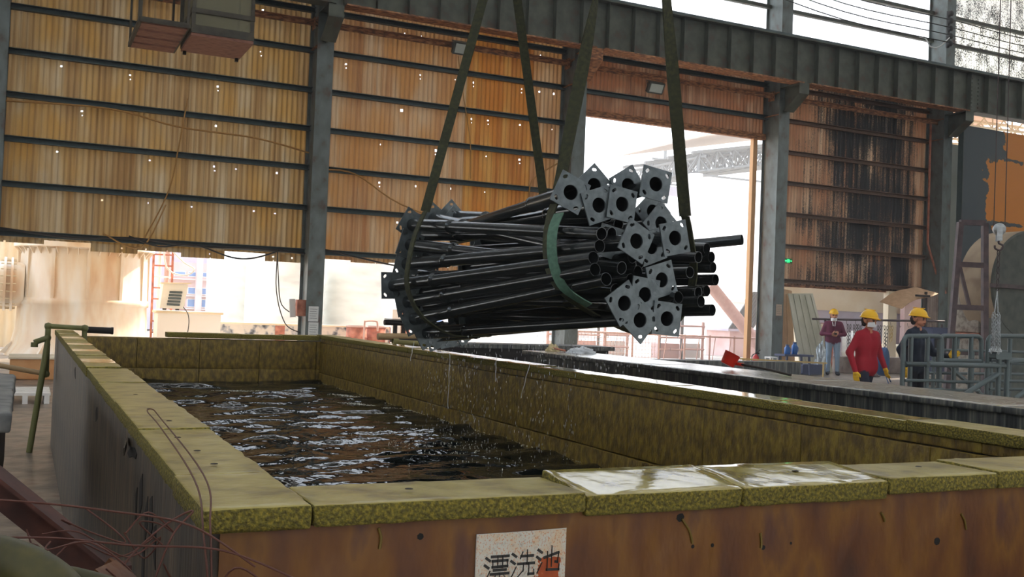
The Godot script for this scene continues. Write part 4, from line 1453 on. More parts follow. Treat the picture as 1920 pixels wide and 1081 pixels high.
	build(st, "case", M.sign_case, ex)
	st = new_st()
	bx(st, -0.1, -0.08, 0.0, 0.02, -0.42, -0.02)
	bx(st, 0.08, 0.1, 0.0, 0.02, -0.42, -0.02)
	build(st, "wall_bracket", M.sign_case, ex)
	st = new_st()
	bx(st, -0.12, -0.05, -0.012, 0.012, 0.02, 0.026)
	prism(st, PackedVector2Array([Vector2(-0.13, 0), Vector2(-0.105, -0.025), Vector2(-0.105, 0.025)]), Transform3D(Basis(), Vector3(0, 0, 0.02)), 0.006)
	bx(st, 0.05, 0.1, -0.012, 0.012, 0.02, 0.026)
	prism(st, PackedVector2Array([Vector2(0.13, 0), Vector2(0.105, 0.025), Vector2(0.105, -0.025)]), Transform3D(Basis(), Vector3(0, 0, 0.02)), 0.006)
	for x in [-0.038, 0.026]: bx(st, x, x + 0.012, -0.045, 0.045, 0.02, 0.026)
	bx(st, -0.03, 0.03, 0.035, 0.045, 0.02, 0.026)
	tube(st, Vector3(0.004, 0.02, 0.02), Vector3(0.004, 0.02, 0.027), 0.01, -1, 8)
	bar(st, Vector3(0.004, 0.01, 0.023), Vector3(-0.008, -0.015, 0.023), 0.012, 0.006)
	bar(st, Vector3(-0.008, -0.015, 0.023), Vector3(-0.02, -0.04, 0.023), 0.009, 0.006)
	bar(st, Vector3(-0.008, -0.015, 0.023), Vector3(0.015, -0.035, 0.023), 0.009, 0.006)
	build(st, "sign_symbol", gl, ex)
	var ol := OmniLight3D.new()
	ol.name = "sign_light"
	ol.light_color = rgb(60, 230, 140)
	ol.light_energy = 0.02
	ol.omni_range = 40.0
	ol.omni_attenuation = 2.0
	ol.shadow_enabled = true
	ol.position = Vector3(0, 0, 0.09)
	ex.add_child(ol)
	# telephone wires on insulators, upper right
	var ins := thing("insulator_rack", "rack of dark insulators carrying wires on the upper column", "insulator", Vector3(24.72, 10.35, -21.95))
	st = new_st()
	bx(st, -0.05, 0.05, -0.55, 0.55, -0.04, 0.02)
	build(st, "arm", M.cable_black, ins)
	for i in 5:
		st = new_st()
		lathe(st, [[0.0, 0.0], [0.09, 0.0], [0.06, 0.05], [0.09, 0.09], [0.05, 0.13], [0.0, 0.14]], 10, Transform3D(Basis(Vector3.RIGHT, PI / 2), Vector3(0.0, -0.46 + i * 0.23, 0.02)))
		build(st, "insulator", M.cable_black, ins)
	for i in 4:
		st = new_st()
		var y := 9.92 + i * 0.23
		path(st, curve([Vector3(16.0, y + 0.55, -21.85), Vector3(20.5, y + 0.02, -21.85), Vector3(24.72, y, -21.85), Vector3(28.0, y - 0.08, -21.85), Vector3(32, y + 0.1, -21.85)], 5), 0.016, 4)
		single(st, "overhead_wire", M.cable_black, ["lowest overhead wire at the insulator rack", "second overhead wire at the insulator rack", "third overhead wire at the insulator rack", "topmost overhead wire at the insulator rack"][i], "wire", Vector3.ZERO, "overhead wires")
	st = new_st()
	path(st, curve([Vector3(24.7, 10.1, -21.85), Vector3(24.3, 9.75, -21.9), Vector3(24.0, 9.72, -21.95), Vector3(23.85, 9.95, -22.0), Vector3(23.7, 10.0, -22.1)], 6), 0.02, 5)
	single(st, "looped_wire", M.pvc_white, "pale wire loop hanging from the insulator rack", "wire")

# operator cabin of the crane and its slatted platform
func make_crane_cabin() -> void:
	worn("cabin_metal", noise_tex(221, 0.015, [rgb(58, 54, 46), rgb(76, 72, 62), rgb(92, 84, 70)], [], 4, 256), Vector3(1, 1, 1), 0.6, 0.2)
	worn("cabin_wood", noise_tex(222, 0.015, [rgb(110, 70, 58), rgb(146, 100, 82), rgb(160, 116, 96)], [], 5, 256), Vector3(1.2, 3, 3), 0.75)
	var g := plain("cabin_glass", Color(0.56, 0.54, 0.42, 0.5), 0.3)
	g.transparency = BaseMaterial3D.TRANSPARENCY_ALPHA
	var o := thing("crane_cabin", "hanging crane cabin with dirty windows and pinkish wooden underside", "cabin", Vector3(2.37, 5.86, -18.0))
	var st := new_st()
	bx(st, 0.0, 1.05, -0.02, 0.03, -1.3, 0)
	build(st, "floor_board", M.cabin_wood, o)
	var w := 1.05
	for x in [0.0, w - 0.06]:
		for z in [-1.3, -0.06]:
			st = new_st()
			bx(st, x, x + 0.06, 0.03, 1.9, z, z + 0.06)
			build(st, "post", M.cabin_metal, o)
	for y in [0.03, 0.38, 1.84]:
		st = new_st()
		bx(st, 0, w, y, y + (0.14 if y < 0.1 else 0.08), -0.07, 0.01)
		bx(st, 0, w, y, y + 0.08, -1.31, -1.24)
		bx(st, -0.01, 0.06, y, y + 0.08, -1.3, 0)
		bx(st, w - 0.06, w + 0.01, y, y + 0.08, -1.3, 0)
		build(st, "frame_rail", M.cabin_metal, o)
	for q in [[0.17, 0.38], [0.46, 1.84]]:
		st = new_st()
		bx(st, 0.06, w - 0.06, q[0], q[1], -0.035, -0.025)
		build(st, "window_pane", g, o)
		st = new_st()
		bx(st, 0.02, 0.03, q[0], q[1], -1.24, -0.06)
		bx(st, w - 0.03, w - 0.02, q[0], q[1], -1.24, -0.06)
		build(st, "window_pane", g, o)
	st = new_st()
	bx(st, 0.06, w - 0.06, 0.17, 1.84, -1.28, -1.27)
	build(st, "back_panel", M.cabin_metal, o)
	st = new_st()
	bx(st, -0.05, w + 0.05, 1.92, 1.98, -1.35, 0.05)
	build(st, "roof", M.cabin_metal, o)
	for x in [0.03, w - 0.09]:
		st = new_st()
		box(st, Vector3(x + 0.03, -0.05, -1.25), Vector3(0.06, 0.06, 0.06))
		build(st, "foot", M.cable_black, o)
	for x in [0.1, w - 0.1]:
		st = new_st()
		bx(st, x - 0.04, x + 0.04, 1.98, 3.6, -0.7, -0.62)
		build(st, "hanger", M.cabin_metal, o)
	o = thing("crane_platform", "slatted brown crane platform with thin railings beside the cabin", "platform", Vector3(1.55, 5.95, -18.0))
	for k in 4:
		st = new_st()
		bx(st, 0.02, 0.76, -0.02, 0.03, -0.42 - k * 0.5, -0.05 - k * 0.5)
		build(st, "plank", M.cabin_wood, o)
	st = new_st()
	bx(st, 0, 0.78, 0.0, 0.08, -0.04, 0.02)
	bx(st, 0, 0.78, 0.0, 0.08, -2.0, -1.94)
	bx(st, -0.03, 0.03, 0.0, 0.08, -2.0, 0)
	bx(st, 0.74, 0.8, 0.0, 0.08, -2.0, 0)
	build(st, "edge_frame", M.cabin_metal, o)
	for q in [Vector2(0, 0), Vector2(0.05, -0.9), Vector2(0, -1.95), Vector2(0.76, 0), Vector2(0.76, -0.95), Vector2(0.74, -1.95)]:
		st = new_st()
		bx(st, q.x - 0.02, q.x + 0.02, 0.08, 1.15, q.y - 0.02, q.y + 0.02)
		build(st, "railing_post", M.cabin_metal, o)
	st = new_st()
	bx(st, -0.02, 0.02, 1.13, 1.17, -2.0, 0)
	bx(st, -0.02, 0.78, 1.13, 1.17, -0.02, 0.02)
	bx(st, -0.02, 0.78, 1.13, 1.17, -1.98, -1.94)
	build(st, "railing", M.cabin_metal, o)
	for x in [0.04, 0.72]:
		st = new_st()
		bx(st, x - 0.03, x + 0.03, 1.1, 3.4, -1.0, -0.94)
		build(st, "hanger", M.cabin_metal, o)

func make_red_ladle() -> void:
	plain("ladle_red", rgb(226, 44, 26), 0.35)
	plain("stick_dark", rgb(52, 44, 38), 0.7)
	var o := thing("plastic_ladle", "bright red plastic ladle with long dark handle on the second tank's rim", "ladle", Vector3(4.13, 1.035, -5.36))
	var b := Basis(Vector3(0.9, 0, 0.43).normalized(), 0.0).rotated(Vector3(0.43, 0, -0.9).normalized(), 0.35)
	var st := new_st()
	lathe(st, [[0.0, 0.004], [0.042, 0.004], [0.046, 0.012], [0.053, 0.085], [0.055, 0.085], [0.05, 0.085], [0.044, 0.014], [0.0, 0.01]], 24, Transform3D(Basis(Vector3(0.9, 0, 0.43).normalized(), 0).rotated(Vector3(-0.43, 0, 0.9).normalized(), -0.45), Vector3(0, 0.022, 0)))
	build(st, "cup", M.ladle_red, o)
	st = new_st()
	tube(st, Vector3(0.045, 0.035, 0.02), Vector3(0.05, 0.032, 0.1), 0.011, -1, 8)
	build(st, "socket", M.ladle_red, o)
	st = new_st()
	path(st, [Vector3(0.048, 0.034, 0.08), Vector3(0.02, 0.02, 0.4), Vector3(-0.06, 0.008, 0.68)], 0.008, 6)
	build(st, "handle", M.stick_dark, o)
	# lumps lying on the rim
	plain("plastic_bag", rgb(206, 212, 218), 0.35)
	plain("rag_tan", rgb(196, 180, 138), 0.9)
	part_blob("plastic_bag", M.plastic_bag, "white crumpled plastic sack lying on the second tank's rim", "bag", Vector3(4.12, 1.02, -7.25), Vector3(0.13, 0.06, 0.11), 31)
	part_blob("rag_heap", M.rag_tan, "tan crumpled rag heap at the end of the second tank's rim", "rag", Vector3(4.02, 1.0, -7.56), Vector3(0.07, 0.085, 0.05), 32)
	st = new_st()
	tube(st, Vector3(4.01, 1.06, -7.55), Vector3(4.05, 1.045, -7.4), 0.009, -1, 6)
	single(st, "wooden_stick", M.rust_brown, "short brown stick poking from the rag heap", "stick")

func part_blob(called: String, m: Material, label: String, cat: String, at: Vector3, s: Vector3, sd: int) -> void:
	var n := field(sd, 1.0, 3)
	var st := new_st()
	st.set_smooth_group(0)
	var rows := 14
	var cols := 22
	var grid := []
	for i in rows + 1:
		var row := []
		var a := PI / 2 * i / rows
		for j in cols:
			var t := TAU * j / cols
			var d := Vector3(cos(t) * cos(a), sin(a), sin(t) * cos(a))
			row.append(d * s * (1.0 + 0.35 * n.get_noise_3dv(d * 2.2) + 0.15 * n.get_noise_3dv(d * 7.0)))
		grid.append(row)
	for i in rows:
		for j in cols:
			var k := (j + 1) % cols
			quad(st, grid[i][j], grid[i + 1][j], grid[i + 1][k], grid[i][k])
	single(st, called, m, label, cat, at)

func chain(st: SurfaceTool, a: Vector3, b: Vector3, r: float) -> void:
	var n := int(a.distance_to(b) / (r * 3.2))
	for i in n:
		var p := a.lerp(b, (i + 0.5) / n)
		var d := (b - a).normalized()
		var x := Vector3.RIGHT if i % 2 else Vector3.BACK
		var ring := []
		for k in 9:
			var t := TAU * k / 8
			ring.append(p + x * cos(t) * r + d * sin(t) * r * 2.0)
		path(st, ring, r * 0.36, 4)

func make_pipe_rack() -> void:
	plain("pvc_olive", rgb(120, 112, 60), 0.5)
	plain("pvc_tan", rgb(168, 140, 100), 0.5)
	plain("dark_iron", rgb(52, 48, 48), 0.6, 0.4)
	var o := thing("pipe_stand", "dark iron stand with grey and tan pipes behind the tank's far corner", "stand", Vector3(3.45, 0, -9.95))
	var st := new_st()
	tube(st, Vector3(-0.12, 1.19, 0), Vector3(0.6, 1.185, 0), 0.028, -1, 12)
	build(st, "upper_pipe", M.dark_iron, o)
	st = new_st()
	tube(st, Vector3(-0.2, 1.045, 0.05), Vector3(0.6, 1.06, 0.05), 0.034, -1, 12)
	build(st, "tan_pipe", M.pvc_tan, o)
	for x in [0.0, 0.09, 0.5]:
		st = new_st()
		bar(st, Vector3(x, 0, 0), Vector3(x, 1.18, 0), 0.035, 0.035)
		build(st, "leg", M.dark_iron, o)
	st = new_st()
	bx(st, -0.04, 0.7, 0.99, 1.03, -0.04, 0.1)
	build(st, "shelf", M.dark_iron, o)
	st = new_st()
	bx(st, -0.1, 0.2, 1.22, 1.228, -0.06, 0.06)
	build(st, "top_sheet", M.dark_iron, o)
	st = new_st()
	path(st, curve([Vector3(-0.12, 1.0, 0.32), Vector3(0.32, 0.985, 0.32), Vector3(0.4, 0.98, 0.32), Vector3(0.43, 0.94, 0.32), Vector3(0.43, 0.6, 0.32)], 5), 0.03, 10)
	build(st, "elbow_pipe", M.pvc_olive, o)
	st = new_st()
	lathe(st, [[0.034, -0.02], [0.034, 0.04]], 12, Transform3D(Basis(), Vector3(0.43, 0.9, 0.32)))
	lathe(st, [[0.037, -0.03], [0.037, 0.03]], 12, Transform3D(Basis(Vector3.BACK, PI / 2), Vector3(-0.1, 1.0, 0.32)))
	build(st, "pipe_collar", M.pvc_olive, o)
	st = new_st()
	bar(st, Vector3(0.58, 0.3, 0.4), Vector3(0.52, 1.0, 0.34), 0.05, 0.03)
	build(st, "wooden_prop", M.pvc_tan, o)
	# dark trough beside it
	o = thing("iron_trough", "dark iron trough below the bundle, behind the mossy rim", "trough", Vector3(4.2, 0, -9.0))
	st = new_st()
	bx(st, -0.55, 1.2, 0.0, 0.99, -0.3, 0.05)
	build(st, "body", M.dark_iron, o)
	st = new_st()
	bx(st, -0.6, 1.25, 0.99, 1.03, -0.34, 0.09)
	build(st, "lip", M.tank2_side, o)

# ---------------------------------------------------------------- right-hand side of the hall
func rounded(pts: Array, r: float) -> Array:
	var out := [pts[0]]
	for k in range(1, pts.size() - 1):
		var p: Vector3 = pts[k]
		var a: Vector3 = p + ((pts[k - 1] as Vector3) - p).normalized() * r
		var b: Vector3 = p + ((pts[k + 1] as Vector3) - p).normalized() * r
		for i in 7:
			var t := i / 6.0
			out.append(a.lerp(p, t).lerp(p.lerp(b, t), t))
	out.append(pts[-1])
	return out

func make_right_hall() -> void:
	worn("panel_ribbed", noise_tex(231, 0.01, [rgb(176, 172, 150), rgb(194, 190, 170), rgb(204, 200, 182)], [], 5, 256), Vector3(1.2, 0.4, 1.2), 0.6)
	worn("plywood", noise_tex(232, 0.01, [rgb(190, 150, 112), rgb(214, 178, 142)], [], 4, 256), Vector3(2, 0.5, 2), 0.75)
	plain("bench_blue", rgb(66, 74, 104), 0.5)
	plain("jug_blue", Color(0.1, 0.35, 0.62), 0.25)
	plain("rail_yellow", rgb(210, 178, 110), 0.5)
	plain("extinguisher_red", rgb(200, 40, 34), 0.35)
	plain("chain_steel", rgb(96, 92, 90), 0.45, 0.6)
	plain("fan_blue", rgb(52, 92, 142), 0.45, 0.1)
	plain("guard_grey", rgb(92, 104, 106), 0.5, 0.25)
	worn("kerb_concrete", noise_tex(233, 0.012, [rgb(112, 94, 86), rgb(150, 134, 124), rgb(166, 152, 142)], [], 5, 256), Vector3(0.7, 0.7, 0.7), 0.9)
	worn("frame_iron", noise_tex(234, 0.02, [rgb(62, 52, 54), rgb(86, 72, 74), rgb(104, 86, 84)], [], 4, 256), Vector3(1, 1, 1), 0.6, 0.2)
	worn("furnace_shell", noise_tex(235, 0.01, [rgb(120, 100, 82), rgb(154, 136, 112), rgb(170, 152, 128)], [], 5, 256), Vector3(0.6, 0.6, 0.6), 0.8)
	worn("furnace_end", noise_tex(236, 0.02, [rgb(66, 70, 66), rgb(88, 92, 86), rgb(104, 104, 94)], [], 5, 256), Vector3(0.7, 0.7, 0.7), 0.85)
	worn("crust_block", noise_tex(237, 0.03, [rgb(110, 100, 90), rgb(160, 152, 140), rgb(176, 170, 158)], [], 5, 256), Vector3(1, 1, 1), 0.9)
	worn("zinc", noise_tex(238, 0.02, [rgb(150, 156, 160), rgb(206, 212, 214)], [], 4, 256), Vector3(3, 3, 3), 0.3, 0.6)
	# leaning boards
	var o := thing("ribbed_board", "tall pale grey-green ribbed board leaning by the doorway column", "board", Vector3(19.78, 0, -21.75))
	var st := new_st()
	var poly := PackedVector2Array([Vector2(-0.5, 0.0), Vector2(0.62, 0.0), Vector2(0.3, 2.26), Vector2(-0.58, 2.22)])
	prism(st, poly, Transform3D(Basis(Vector3.RIGHT, -0.25), Vector3.ZERO), 0.03)
	build(st, "board", M.panel_ribbed, o)
	for k in 4:
		st = new_st()
		var b := Basis(Vector3.RIGHT, -0.25)
		bar(st, b * Vector3(-0.3 + k * 0.27, 0.02, 0.035), b * Vector3(-0.42 + k * 0.21, 2.2, 0.035), 0.035, 0.02)
		build(st, "rib", M.panel_ribbed, o)
	st = new_st()
	prism(st, PackedVector2Array([Vector2(0, 0), Vector2(0.62, 0), Vector2(0.6, 2.26), Vector2(-0.02, 2.34)]), Transform3D(Basis(Vector3.RIGHT, -0.1), Vector3.ZERO), 0.02)
	box(st, Vector3(0.3, 1.1, 0.035), Vector3(0.05, 2.1, 0.02), Basis(Vector3.RIGHT, -0.1))
	single(st, "plywood_board", M.plywood, "tan plywood board standing behind the ribbed board", "board", Vector3(19.05, 0, -22.45))
	# bench with jugs
	o = thing("workshop_bench", "small blue-grey bench in front of the leaning board", "bench", Vector3(18.1, 0, -20.7))
	st = new_st()
	bx(st, -0.48, 0.48, 0.48, 0.53, -0.2, 0.2)
	build(st, "seat", M.bench_blue, o)
	for x in [-0.4, 0.4]:
		for z in [-0.15, 0.15]:
			st = new_st()
			bar(st, Vector3(x, 0, z), Vector3(x * 0.92, 0.48, z), 0.045, 0.045)
			build(st, "leg", M.bench_blue, o)
	st = new_st()
	bx(st, -0.42, 0.42, 0.12, 0.15, -0.15, -0.12)
	build(st, "stretcher", M.bench_blue, o)
	for k in 2:
		o = thing("water_jug", ["shorter pale blue jug on the bench", "taller deep blue jug on the bench"][k], "jug", Vector3(17.85 + k * 0.24, 0.53, -20.68), "jugs on the bench")
		st = new_st()
		var h: float = [0.22, 0.29][k]
		lathe(st, [[0.0, 0.0], [0.075, 0.0], [0.08, 0.02], [0.08, h * 0.75], [0.045, h * 0.9], [0.045, h]], 14)
		build(st, "body", M.jug_blue, o)
		st = new_st()
		lathe(st, [[0.05, h], [0.05, h + 0.03], [0.0, h + 0.03]], 12)
		build(st, "cap", M.bench_blue, o)
		st = new_st()
		path(st, [Vector3(0.08, h * 0.7, 0), Vector3(0.12, h * 0.6, 0), Vector3(0.12, h * 0.3, 0), Vector3(0.08, h * 0.25, 0)], 0.008, 5)
		build(st, "handle", M.jug_blue, o)
	# low yellow rail
	o = thing("low_rail", "long low yellow-brown rail in front of the doorway column", "rail", Vector3(15.8, 0, -20.0))
	st = new_st()
	bar(st, Vector3(0, 0.42, 0), Vector3(2.75, 0.35, 0), 0.05, 0.035)
	build(st, "rail", M.rail_yellow, o)
	for x in [0.1, 1.4, 2.65]:
		st = new_st()
		bar(st, Vector3(x, 0, 0), Vector3(x, 0.42 - x * 0.025, 0), 0.03, 0.03)
		build(st, "leg", M.rail_yellow, o)
	# fire extinguisher and little white stool
	o = thing("fire_extinguisher", "small red fire extinguisher at the foot of the doorway column", "extinguisher", Vector3(18.2, 0, -22.35))
	st = new_st()
	lathe(st, [[0.0, 0.0], [0.085, 0.0], [0.09, 0.02], [0.09, 0.33], [0.06, 0.4], [0.03, 0.42], [0.03, 0.45]], 16)
	build(st, "cylinder", M.extinguisher_red, o)
	st = new_st()
	bx(st, -0.02, 0.1, 0.45, 0.49, -0.02, 0.02)
	bar(st, Vector3(0, 0.49, 0), Vector3(0.14, 0.56, 0), 0.02, 0.02)
	build(st, "valve", M.dark_iron, o)
	st = new_st()
	path(st, curve([Vector3(-0.02, 0.46, 0), Vector3(-0.13, 0.4, 0), Vector3(-0.14, 0.15, 0)], 4), 0.014, 5)
	build(st, "hose", M.cable_black, o)
	o = thing("white_stool", "small white open stool beside the fire extinguisher", "stool", Vector3(18.2, 0, -21.7))
	st = new_st()
	bx(st, -0.14, 0.14, 0.38, 0.41, -0.12, 0.12)
	build(st, "seat", M.white_paint, o)
	for x in [-0.12, 0.12]:
		for z in [-0.1, 0.1]:
			st = new_st()
			bar(st, Vector3(x, 0, z), Vector3(x, 0.38, z), 0.03, 0.03)
			build(st, "leg", M.white_paint, o)
	# chain rack
	o = thing("chain_rack", "dark iron rack bar with small hooks for hanging chains", "rack", Vector3(19.4, 0, -21.5))
	st = new_st()
	tube(st, Vector3(0, 1.47, 0), Vector3(5.0, 1.56, 0), 0.03, -1, 8)
	build(st, "bar", M.frame_iron, o)
	for x in [0.45, 4.9]:
		st = new_st()
		tube(st, Vector3(x, 1.47, 0), Vector3(x + 0.12, 0.0, 0), 0.03, -1, 8)
		build(st, "upright", M.frame_iron, o)
	for k in 14:
		st = new_st()
		path(st, [Vector3(0.2 + k * 0.33, 1.47, 0.03), Vector3(0.2 + k * 0.33, 1.38, 0.04), Vector3(0.22 + k * 0.33, 1.34, 0.05), Vector3(0.25 + k * 0.33, 1.37, 0.05)], 0.007, 4)
		build(st, "hook", M.frame_iron, o)
	var ch := [[20.62, 0.75, "chain_steel", "steel chain hanging on the rack beside the maroon-topped man"], [20.85, 0.62, "chain_steel", "second steel chain on the rack, bunched with its neighbour"], [21.02, 0.6, "chain_steel", "third steel chain on the rack close behind the red-topped man"], [21.75, 0.75, "chain_steel", "long steel chain on the rack beyond the red-topped man's mask"], [22.2, 0.45, "rail_yellow", "yellow chain looped on the rack"], [22.0, 0.9, "chain_steel", "thin chain reaching low beside the brown jamb"]]
	for c in ch:
		st = new_st()
		chain(st, Vector3(c[0], 1.36, -21.45), Vector3(c[0] + 0.03, 1.36 - c[1], -21.45), 0.03)
		chain(st, Vector3(c[0] + 0.1, 1.36, -21.45), Vector3(c[0] + 0.07, 1.4 - c[1], -21.45), 0.03)
		single(st, "hanging_chain", M[c[2]], c[3], "chain", Vector3.ZERO, "chains on the rack")
	# concrete kerb
	o = thing("concrete_kerb", "brown concrete kerb block behind the two standing men", "kerb", Vector3(22.2, 0, -21.75))
	part("block", rough_box(-1.6, 2.4, 0.0, 0.46, -0.25, 0.2, 0.25, 0.02, 71, 0.02), M.kerb_concrete, o)
	# pedestal fan seen side-on
	o = thing("pedestal_fan", "big blue round drum fan on thin legs behind the red-topped man", "fan", Vector3(18.68, 0, -18.25), "", 0.55)
	st = new_st()
	lathe(st, [[0.0, -0.1], [0.3, -0.1], [0.34, -0.06], [0.34, 0.08], [0.3, 0.1], [0.1, 0.12], [0.0, 0.12]], 28, Transform3D(Basis(Vector3.RIGHT, PI / 2), Vector3(0, 0.5, 0)))
	build(st, "drum", M.fan_blue, o)
	for k in 3:
		st = new_st()
		var t := TAU * k / 3 + 0.4
		tube(st, Vector3(cos(t) * 0.1, 0.3, sin(t) * 0.1), Vector3(cos(t) * 0.36, 0, sin(t) * 0.36), 0.014, -1, 6)
		build(st, "leg", M.fan_blue, o)
	# grey guard railings in front of the man in navy
	var gz := -10.3
	var gr := [
		["grey tube guard frame with one rounded corner, in front of the man in navy", [Vector3(10.92, 0.0, gz), Vector3(10.92, 1.225, gz), Vector3(11.65, 1.243, gz), Vector3(11.655, 0.85, gz)], [11.06, 11.375, 11.62], [0.845, 0.62, 0.5], 11.65],
		["middle grey guard frame with rounded outer corner", [Vector3(11.72, 0.0, gz - 0.1), Vector3(11.72, 1.245, gz - 0.1), Vector3(12.56, 1.26, gz - 0.1), Vector3(12.57, 0.86, gz - 0.1)], [12.02, 12.35], [0.9, 0.6, 0.48], 12.5],
		["outer grey guard frame running out of the picture", [Vector3(12.64, 0.0, gz - 0.05), Vector3(12.64, 1.27, gz - 0.05), Vector3(14.2, 1.30, gz - 0.05)], [13.1, 13.7], [0.93, 0.62, 0.5], 14.2],
	]
	for g in gr:
		o = thing("guard_railing", g[0], "railing", Vector3.ZERO, "grey guard frames")
		st = new_st()
		path(st, rounded(g[1], 0.11), 0.034, 10)
		build(st, "frame_tube", M.guard_grey, o)
		var z0: float = g[1][0].z
		for x in g[2]:
			st = new_st()
			tube(st, Vector3(x, 0, z0), Vector3(x, 1.24, z0), 0.033, -1, 8)
			build(st, "post", M.guard_grey, o)
		for y in g[3]:
			st = new_st()
			tube(st, Vector3(g[1][0].x, y, z0 + 0.04), Vector3(g[4], y, z0 + 0.04), 0.032 if y > 0.8 else 0.022, -1, 8)
			build(st, "rail", M.guard_grey, o)
	o = thing("guard_gate", "low grey gate with a latch block and slanting brace at the guard frames", "gate", Vector3(0, 0, gz + 0.35))
	st = new_st()
	tube(st, Vector3(11.02, 0.86, 0), Vector3(12.5, 0.86, 0), 0.036, -1, 8)
	build(st, "top_rail", M.guard_grey, o)
	for x in [12.38, 12.55]:
		st = new_st()
		tube(st, Vector3(x, 0, 0), Vector3(x, 0.96, 0), 0.036, -1, 8)
		build(st, "post", M.guard_grey, o)
	st = new_st()
	tube(st, Vector3(11.5, 0.36, 0), Vector3(12.4, 0.76, 0), 0.036, -1, 8)
	build(st, "brace", M.guard_grey, o)
	st = new_st()
	cbox(st, Vector3(12.4, 1.0, 0), Vector3(0.3, 0.1, 0.12), 0.02)
	build(st, "latch", M.guard_grey, o)
	st = new_st()
	path(st, rounded([Vector3(12.58, 0.9, 0), Vector3(12.7, 0.93, 0), Vector3(14.0, 0.95, 0)], 0.08), 0.034, 8)
	build(st, "outer_rail", M.guard_grey, o)
	st = new_st()
	tube(st, Vector3(12.7, 0.4, 0.02), Vector3(13.6, 0.85, 0.02), 0.03, -1, 8)
	build(st, "outer_brace", M.guard_grey, o)
	o = thing("rear_railing", "thinner grey railing farther back behind the guard frames", "railing", Vector3(0, 0, -12.0))
	for y in [0.62, 0.8, 1.0]:
		st = new_st()
		tube(st, Vector3(13.3, y, 0), Vector3(16.5, y, 0), 0.026, -1, 6)
		build(st, "rail", M.guard_grey, o)
	for k in 6:
		st = new_st()
		tube(st, Vector3(13.4 + k * 0.45, 0, 0), Vector3(13.4 + k * 0.45, 1.0, 0), 0.03, -1, 6)
		build(st, "post", M.guard_grey, o)
	st = new_st()
	bar(st, Vector3(13.5, 0.85, 0.05), Vector3(14.6, 0.2, 0.05), 0.07, 0.04)
	build(st, "flat_brace", M.guard_grey, o)
	# trapezoid iron frame
	o = thing("trapezoid_frame", "tall dark iron frame narrowing upward, in front of the furnace drum", "frame", Vector3(16.75, 0, -14.15), "", -0.45)
	var fy := 3.45
	for q in [[-0.42, -0.24], [0.34, 0.24]]:
		st = new_st()
		bar(st, Vector3(q[0], 0, 0), Vector3(q[1], fy, 0), 0.12, 0.1)
		build(st, "upright", M.frame_iron, o)
	for y in [fy, 2.62, 1.78, 0.9]:
		st = new_st()
		var t: float = y / fy
		bar(st, Vector3(lerpf(-0.42, -0.24, t), y, 0), Vector3(lerpf(0.34, 0.24, t), y, 0), 0.1, 0.1)
		build(st, "cross_bar", M.frame_iron, o)
	st = new_st()
	bar(st, Vector3(-0.22, 2.6, -0.03), Vector3(0.0, 1.8, -0.03), 0.06, 0.06)
	build(st, "brace", M.frame_iron, o)
	# furnace drum on a crusted block
	o = thing("furnace_drum", "huge beige furnace drum with dark round end behind the hook", "furnace", Vector3(18.75, 2.3, -14.4))
	st = new_st()
	lathe(st, [[1.12, -0.8], [1.14, -0.76], [1.14, 0.0]], 48, Transform3D(Basis(Vector3.RIGHT, PI / 2), Vector3.ZERO))
	build(st, "shell", M.furnace_shell, o)
	st = new_st()
	lathe(st, [[1.14, 0.0], [1.1, 0.03], [0.0, 0.03]], 48, Transform3D(Basis(Vector3.RIGHT, PI / 2), Vector3.ZERO), false)
	build(st, "end_face", M.furnace_end, o)
	st = new_st()
	bx(st, -1.2, 1.6, -0.08, 0.0, 0.03, 0.09)
	build(st, "seam_band", M.frame_iron, o)
	st = new_st()
	bx(st, -0.9, 2.0, -2.3, -0.1, -0.4, 0.02)
	build(st, "front_plate", M.furnace_end, o)
	o = thing("crusted_block", "rough pale crusted masonry block under the furnace drum", "block", Vector3(18.2, 0, -15.1))
	part("upper_block", rough_box(-0.3, 0.35, 1.28, 2.35, -0.4, 0.2, 0.15, 0.03, 72, 0.03), M.crust_block, o)
	part("lower_block", rough_box(-0.22, 0.3, 0.0, 1.25, -0.35, 0.2, 0.15, 0.03, 73, 0.03), M.crust_block, o)
	st = new_st()
	bx(st, -0.38, 0.42, 1.22, 1.28, -0.42, 0.26)
	build(st, "ledge", M.rust_brown, o)
	# wall panel: slate blue with big patches of orange paint
	var edge := field(241, 1.0, 4)
	var patch := painted(512, 512, func(x: int, y: int) -> Color:
		var u := x / 512.0
		var v := y / 512.0
		var n := edge.get_noise_2d(x * 0.02, y * 0.02) * 0.05 + edge.get_noise_2d(x * 0.09, y * 0.09) * 0.012
		var or_ := (u + n > 0.16 and v > 0.17 + n and v + n * 0.5 < 0.54) or (u + n > 0.29 and v < 0.18) or (u + n * 2.0 > 0.1 and u < 0.5 and v > 0.72 + n) or (u + n > 0.22 and v > 0.56 + n * 0.3)
		if absf(v - 0.17 - n * 0.3) < 0.009 + n * 0.1 and u > 0.28 and u < 0.42: or_ = false
		var f := edge.get_noise_2d(x * 0.3, y * 0.3) * 0.04
		return (rgb(206, 126, 20) if or_ else rgb(58, 68, 74)) * (1.0 + f))
	var pm := plain("patched_panel", Color.WHITE, 0.55)
	pm.albedo_texture = patch
	o = thing("patched_panel", "dark slate wall panel with big ragged orange paint patches", "panel", Vector3(25.1, 2.3, -21.6))
	st = new_st()
	for f in [[0.0, 6.2, 0.0], ]:
		var p := [Vector3(0, 0, 0), Vector3(5.9, 0, 0), Vector3(5.9, 5.1, 0), Vector3(0, 5.15, 0)]
		for q in [0, 2, 1, 0, 3, 2]:
			st.set_uv(Vector2(p[q].x / 6.2, 1.0 - p[q].y / 5.15))
			st.add_vertex(p[q])
	build(st, "paint_face", pm, o)
	st = new_st()
